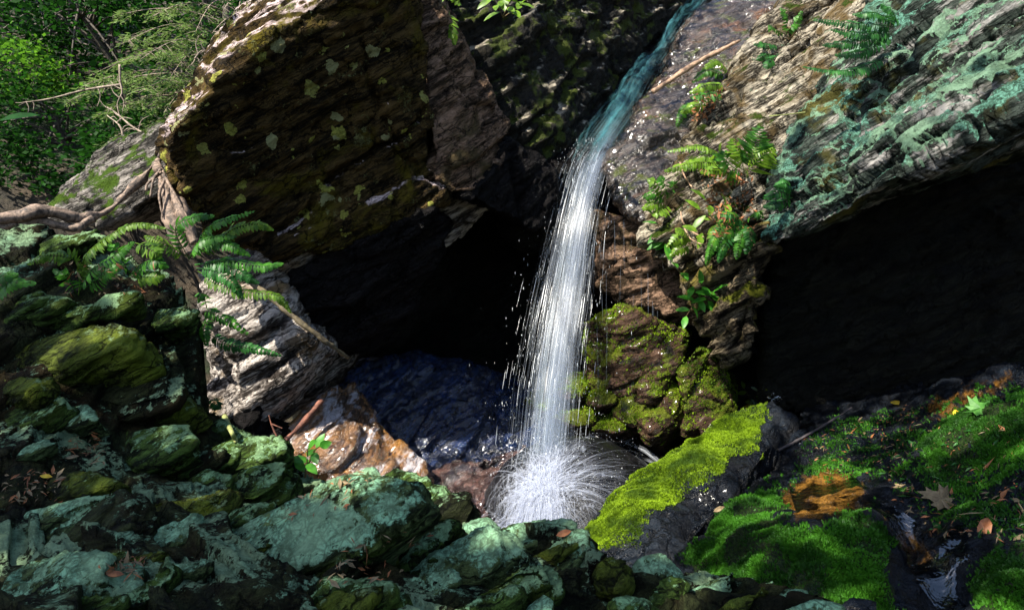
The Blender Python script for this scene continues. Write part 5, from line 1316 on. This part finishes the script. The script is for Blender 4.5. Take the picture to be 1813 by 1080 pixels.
for k in range(7):
    a = rs.uniform(-5.5, -2.2); yy = rs.uniform(10, 15)
    b = gz(Vector((a*yy/7, yy, 0)))
    broad_tree(['tall dark forest tree on the far slope, one of a row nobody can tell apart'][0], b, 5, Vector((b.x, b.y, b.z+2.4)), (1.5, 1.3, 1.7), 2200, 'crown_dark', 300+k, lsize=.085, clumps=20, group='forest trees on the far slope', tr=.12)

# ------------------------------------------------------------------ unseen crowns added to shade ledge and bank, gaps shaped to let sun through
SUN = Vector((-.50, -.38, .78)).normalized()
CAST = caster()
LIT = [[(279,247),(330,165),(368,98),(432,18),(470,-10),(640,-10),(600,22),(500,85),(425,142),(345,222),(290,268)],[(0,330),(300,225),(345,450),(0,420)],[(235,60),(330,20),(390,30),(300,130),(200,190),(120,200),(120,150)],[(-5,90),(60,80),(70,150),(-5,170)],[(60,160),(160,130),(150,200),(60,200)],[(-5,310),(80,320),(120,350),(-5,370)],
 [(340,500),(440,480),(560,560),(610,640),(560,720),(480,790),(340,760)],[(480,800),(540,720),(610,660),(650,720),(760,830),(930,780),(1130,760),(1200,760),(1140,860),(1040,940),(830,950),(760,850),(600,860)],
 [(985,300),(1090,280),(1070,400),(1060,560),(1040,800),(900,800),(930,560)],[(1030,550),(1110,540),(1220,580),(1200,640),(1250,600),(1270,680),(1200,790),(1000,800)],[(1055,420),(1090,440),(1190,560),(1110,560),(1060,490)],
 [(1060,930),(1100,880),(1190,800),(1290,735),(1370,700),(1420,740),(1290,820),(1180,880)],[(1075,280),(1150,190),(1230,60),(1300,-10),(1530,-10),(1430,180),(1330,330),(1290,440),(1230,480),(1130,430)],
 [(1390,350),(1500,255),(1560,180),(1595,160),(1580,210),(1500,295),(1420,365)],[(1400,395),(1500,340),(1640,270),(1813,180),(1813,135),(1640,235),(1480,330)],[(1620,40),(1813,0),(1813,60),(1700,110)],
 [(1400,865),(1450,830),(1510,835),(1530,870),(1500,900),(1420,910)],[(1650,740),(1700,690),(1790,665),(1800,680),(1720,710)],[(1440,790),(1530,750),(1545,770),(1460,820)],[(770,0),(960,0),(880,60),(850,110),(800,130)]]
PART = [[(0,0),(470,0),(300,220),(0,400)],[(1350,420),(1350,300),(1430,180),(1530,-10),(1830,-10),(1830,200),(1640,280)],[(740,0),(770,0),(900,240),(850,340),(770,340)],[(80,640),(80,606),(160,578),(216,575),(228,615)],[(1600,790),(1700,740),(1813,700),(1813,760),(1680,810)]]
e1 = SUN.cross(Vector((0, 0, 1))).normalized(); e2 = SUN.cross(e1)
E = np.array([e1, e2]); step = 13
gx, gy = np.meshgrid(np.arange(4, 1813, step), np.arange(4, 1080, step)); gx, gy = gx.ravel().astype(float), gy.ravel().astype(float)
lit = np.zeros(len(gx), dtype=bool); part = lit.copy()
for p in LIT: lit |= in_poly(gx, gy, p)
for p in PART: part |= in_poly(gx, gy, p)
part &= ~lit
LP, SPs = [], []
for k in range(len(gx)):
    r = CAST(EYE, P(gx[k], gy[k], 1.)-EYE)
    if not r: continue
    loc, nn = r
    if nn.dot(SUN) < .0: continue
    d = (loc-EYE).length
    if d > 11: continue
    b = CAST(loc+nn*.01, SUN)
    if b is not None: continue
    if lit[k]: LP.append((*loc, .018*d/3))
    else: SPs.append((*loc, d, part[k]))
for i in range(0, 90, 4): LP.append((*Pn(FALL[i:i+1, 0], FALL[i:i+1, 1], FALL[i:i+1, 2])[0], .10))
LP = np.array(LP); SPa = np.array(SPs)
print('canopy', len(LP), len(SPa))
rs = np.random.default_rng(5)
rep = np.clip((SPa[:, 3]*step/FPX)**2/.0026*2.1, .6, 3.)      # leaf layers by the area each sample stands for
cnt = rs.poisson(rep+.6)
S = np.repeat(SPa, cnt, 0); n = len(S)
zt = np.maximum(rs.uniform(4.2, 6.4, n), S[:, 2]+rs.uniform(.8, 2.2, n)); tt = (zt-S[:, 2])/SUN.z
jit = rs.normal(0, 1, (n, 2))*(S[:, 3]*step/FPX*.6)[:, None]
Lc = S[:, :3]+np.array(SUN)*tt[:, None]+jit@E
q = Lc@E.T; lq = LP[:, :3]@E.T
keep = np.ones(n, dtype=bool)
for i in range(0, n, 2000):
    dd = np.sqrt(((q[i:i+2000, None]-lq[None])**2).sum(-1))-LP[None, :, 3]
    keep[i:i+2000] = dd.min(1) > .05
hole = vnoise(np.stack([q[:, 0]*7, q[:, 1]*7, q[:, 0]*0], 1))
keep &= ~((S[:, 4] > .5) & (hole > -.22))
keep &= ~((S[:, 4] < .5) & (hole > .62))
px, py, d = proj(Lc); keep &= ((py < -60) | (Lc[:, 1] < .3))
Lc = Lc[keep]; n = len(Lc)
print('canopy leaves', n)
own = (Lc[:, 0]+rs.normal(0, .25, n) > -.4).astype(int)
for k, (bx, by, lab) in enumerate([(-3.4, -1.6, 'unseen tree added left of the camera, crown shaped to shade the ledge'), (-1.6, -3.2, 'unseen tree added behind the camera, crown shaped to shade the mossy bank')]):
    c = Lc[own == k]; m = len(c)
    if not m: continue
    base = np.array(gz(Vector((bx, by, 0)))); o = empty('broadleaf_tree', base, label=lab, cat='tree')
    mid = c.mean(0); t = np.linspace(0, 1, 20)[:, None]; top = np.array([bx*.7+mid[0]*.3, by*.7+mid[1]*.3, 6.4])
    tk = base+(top-base)*t; paths = []; 
    link('trunk', tube_batch([tk-base], [np.linspace(.16, .05, 20)], 10), M['bark'], o)
    far = c[rs.choice(m, 12)]
    far = far[(np.sqrt(((far@E.T)[:, None]-lq[None])**2).sum(-1).min(1) > .15)] if False else far
    for e in far:
        s = tk[rs.integers(11, 19)]; mm = (s+e)/2+np.array([0, 0, .35]); w = np.linspace(0, 1, 10)[:, None]
        paths.append(s*(1-w)**2+2*mm*w*(1-w)+e*w**2-base)
    link('limbs', tube_batch(paths, [np.linspace(.014, .003, 10)]*len(paths), 5), M['bark'], o)
    u = rvec(rs, m); u[:, 2] *= .35; u /= np.linalg.norm(u, axis=1)[:, None]
    w = np.cross(u, np.array(SUN)[None]+rs.normal(0, .35, (m, 3))); w /= np.linalg.norm(w, axis=1)[:, None]
    s = rs.uniform(.040, .065, m)[:, None]
    link('crown', quads_mesh(c-base, u*s, w*s*.62), M['crown_dark'], o)
# ------------------------------------------------------------------ light
SUN = Vector((-.50, -.38, .78)).normalized()
world = bpy.data.worlds.new('World'); scene.world = world; world.use_nodes = True
wn = world.node_tree.nodes; wn.clear()
sky = wn.new('ShaderNodeTexSky'); sky.sky_type = 'NISHITA'; sky.sun_disc = False
sky.sun_elevation = math.asin(SUN.z)
sky.sun_rotation = math.atan2(SUN.x, SUN.y)
bg = wn.new('ShaderNodeBackground'); bg.inputs[1].default_value = .10
wo = wn.new('ShaderNodeOutputWorld')
world.node_tree.links.new(sky.outputs[0], bg.inputs[0]); world.node_tree.links.new(bg.outputs[0], wo.inputs[0])
sl = bpy.data.lights.new('sun', 'SUN'); sl.energy = 5.0; sl.angle = math.radians(.5); sl.color = (1., .94, .82)
so = bpy.data.objects.new('sun', sl); COL.objects.link(so)
so.rotation_euler = SUN.to_track_quat('Z', 'Y').to_euler(); so.location = SUN*20
scene.view_settings.view_transform = 'Standard'; scene.view_settings.look = 'None'
scene.view_settings.exposure = 1.55; scene.view_settings.gamma = 1.; scene.view_settings.use_curve_mapping = False
scene.render.engine = 'CYCLES'
scene.cycles.use_denoising = True
scene.cycles.max_bounces = 6; scene.cycles.transparent_max_bounces = 24
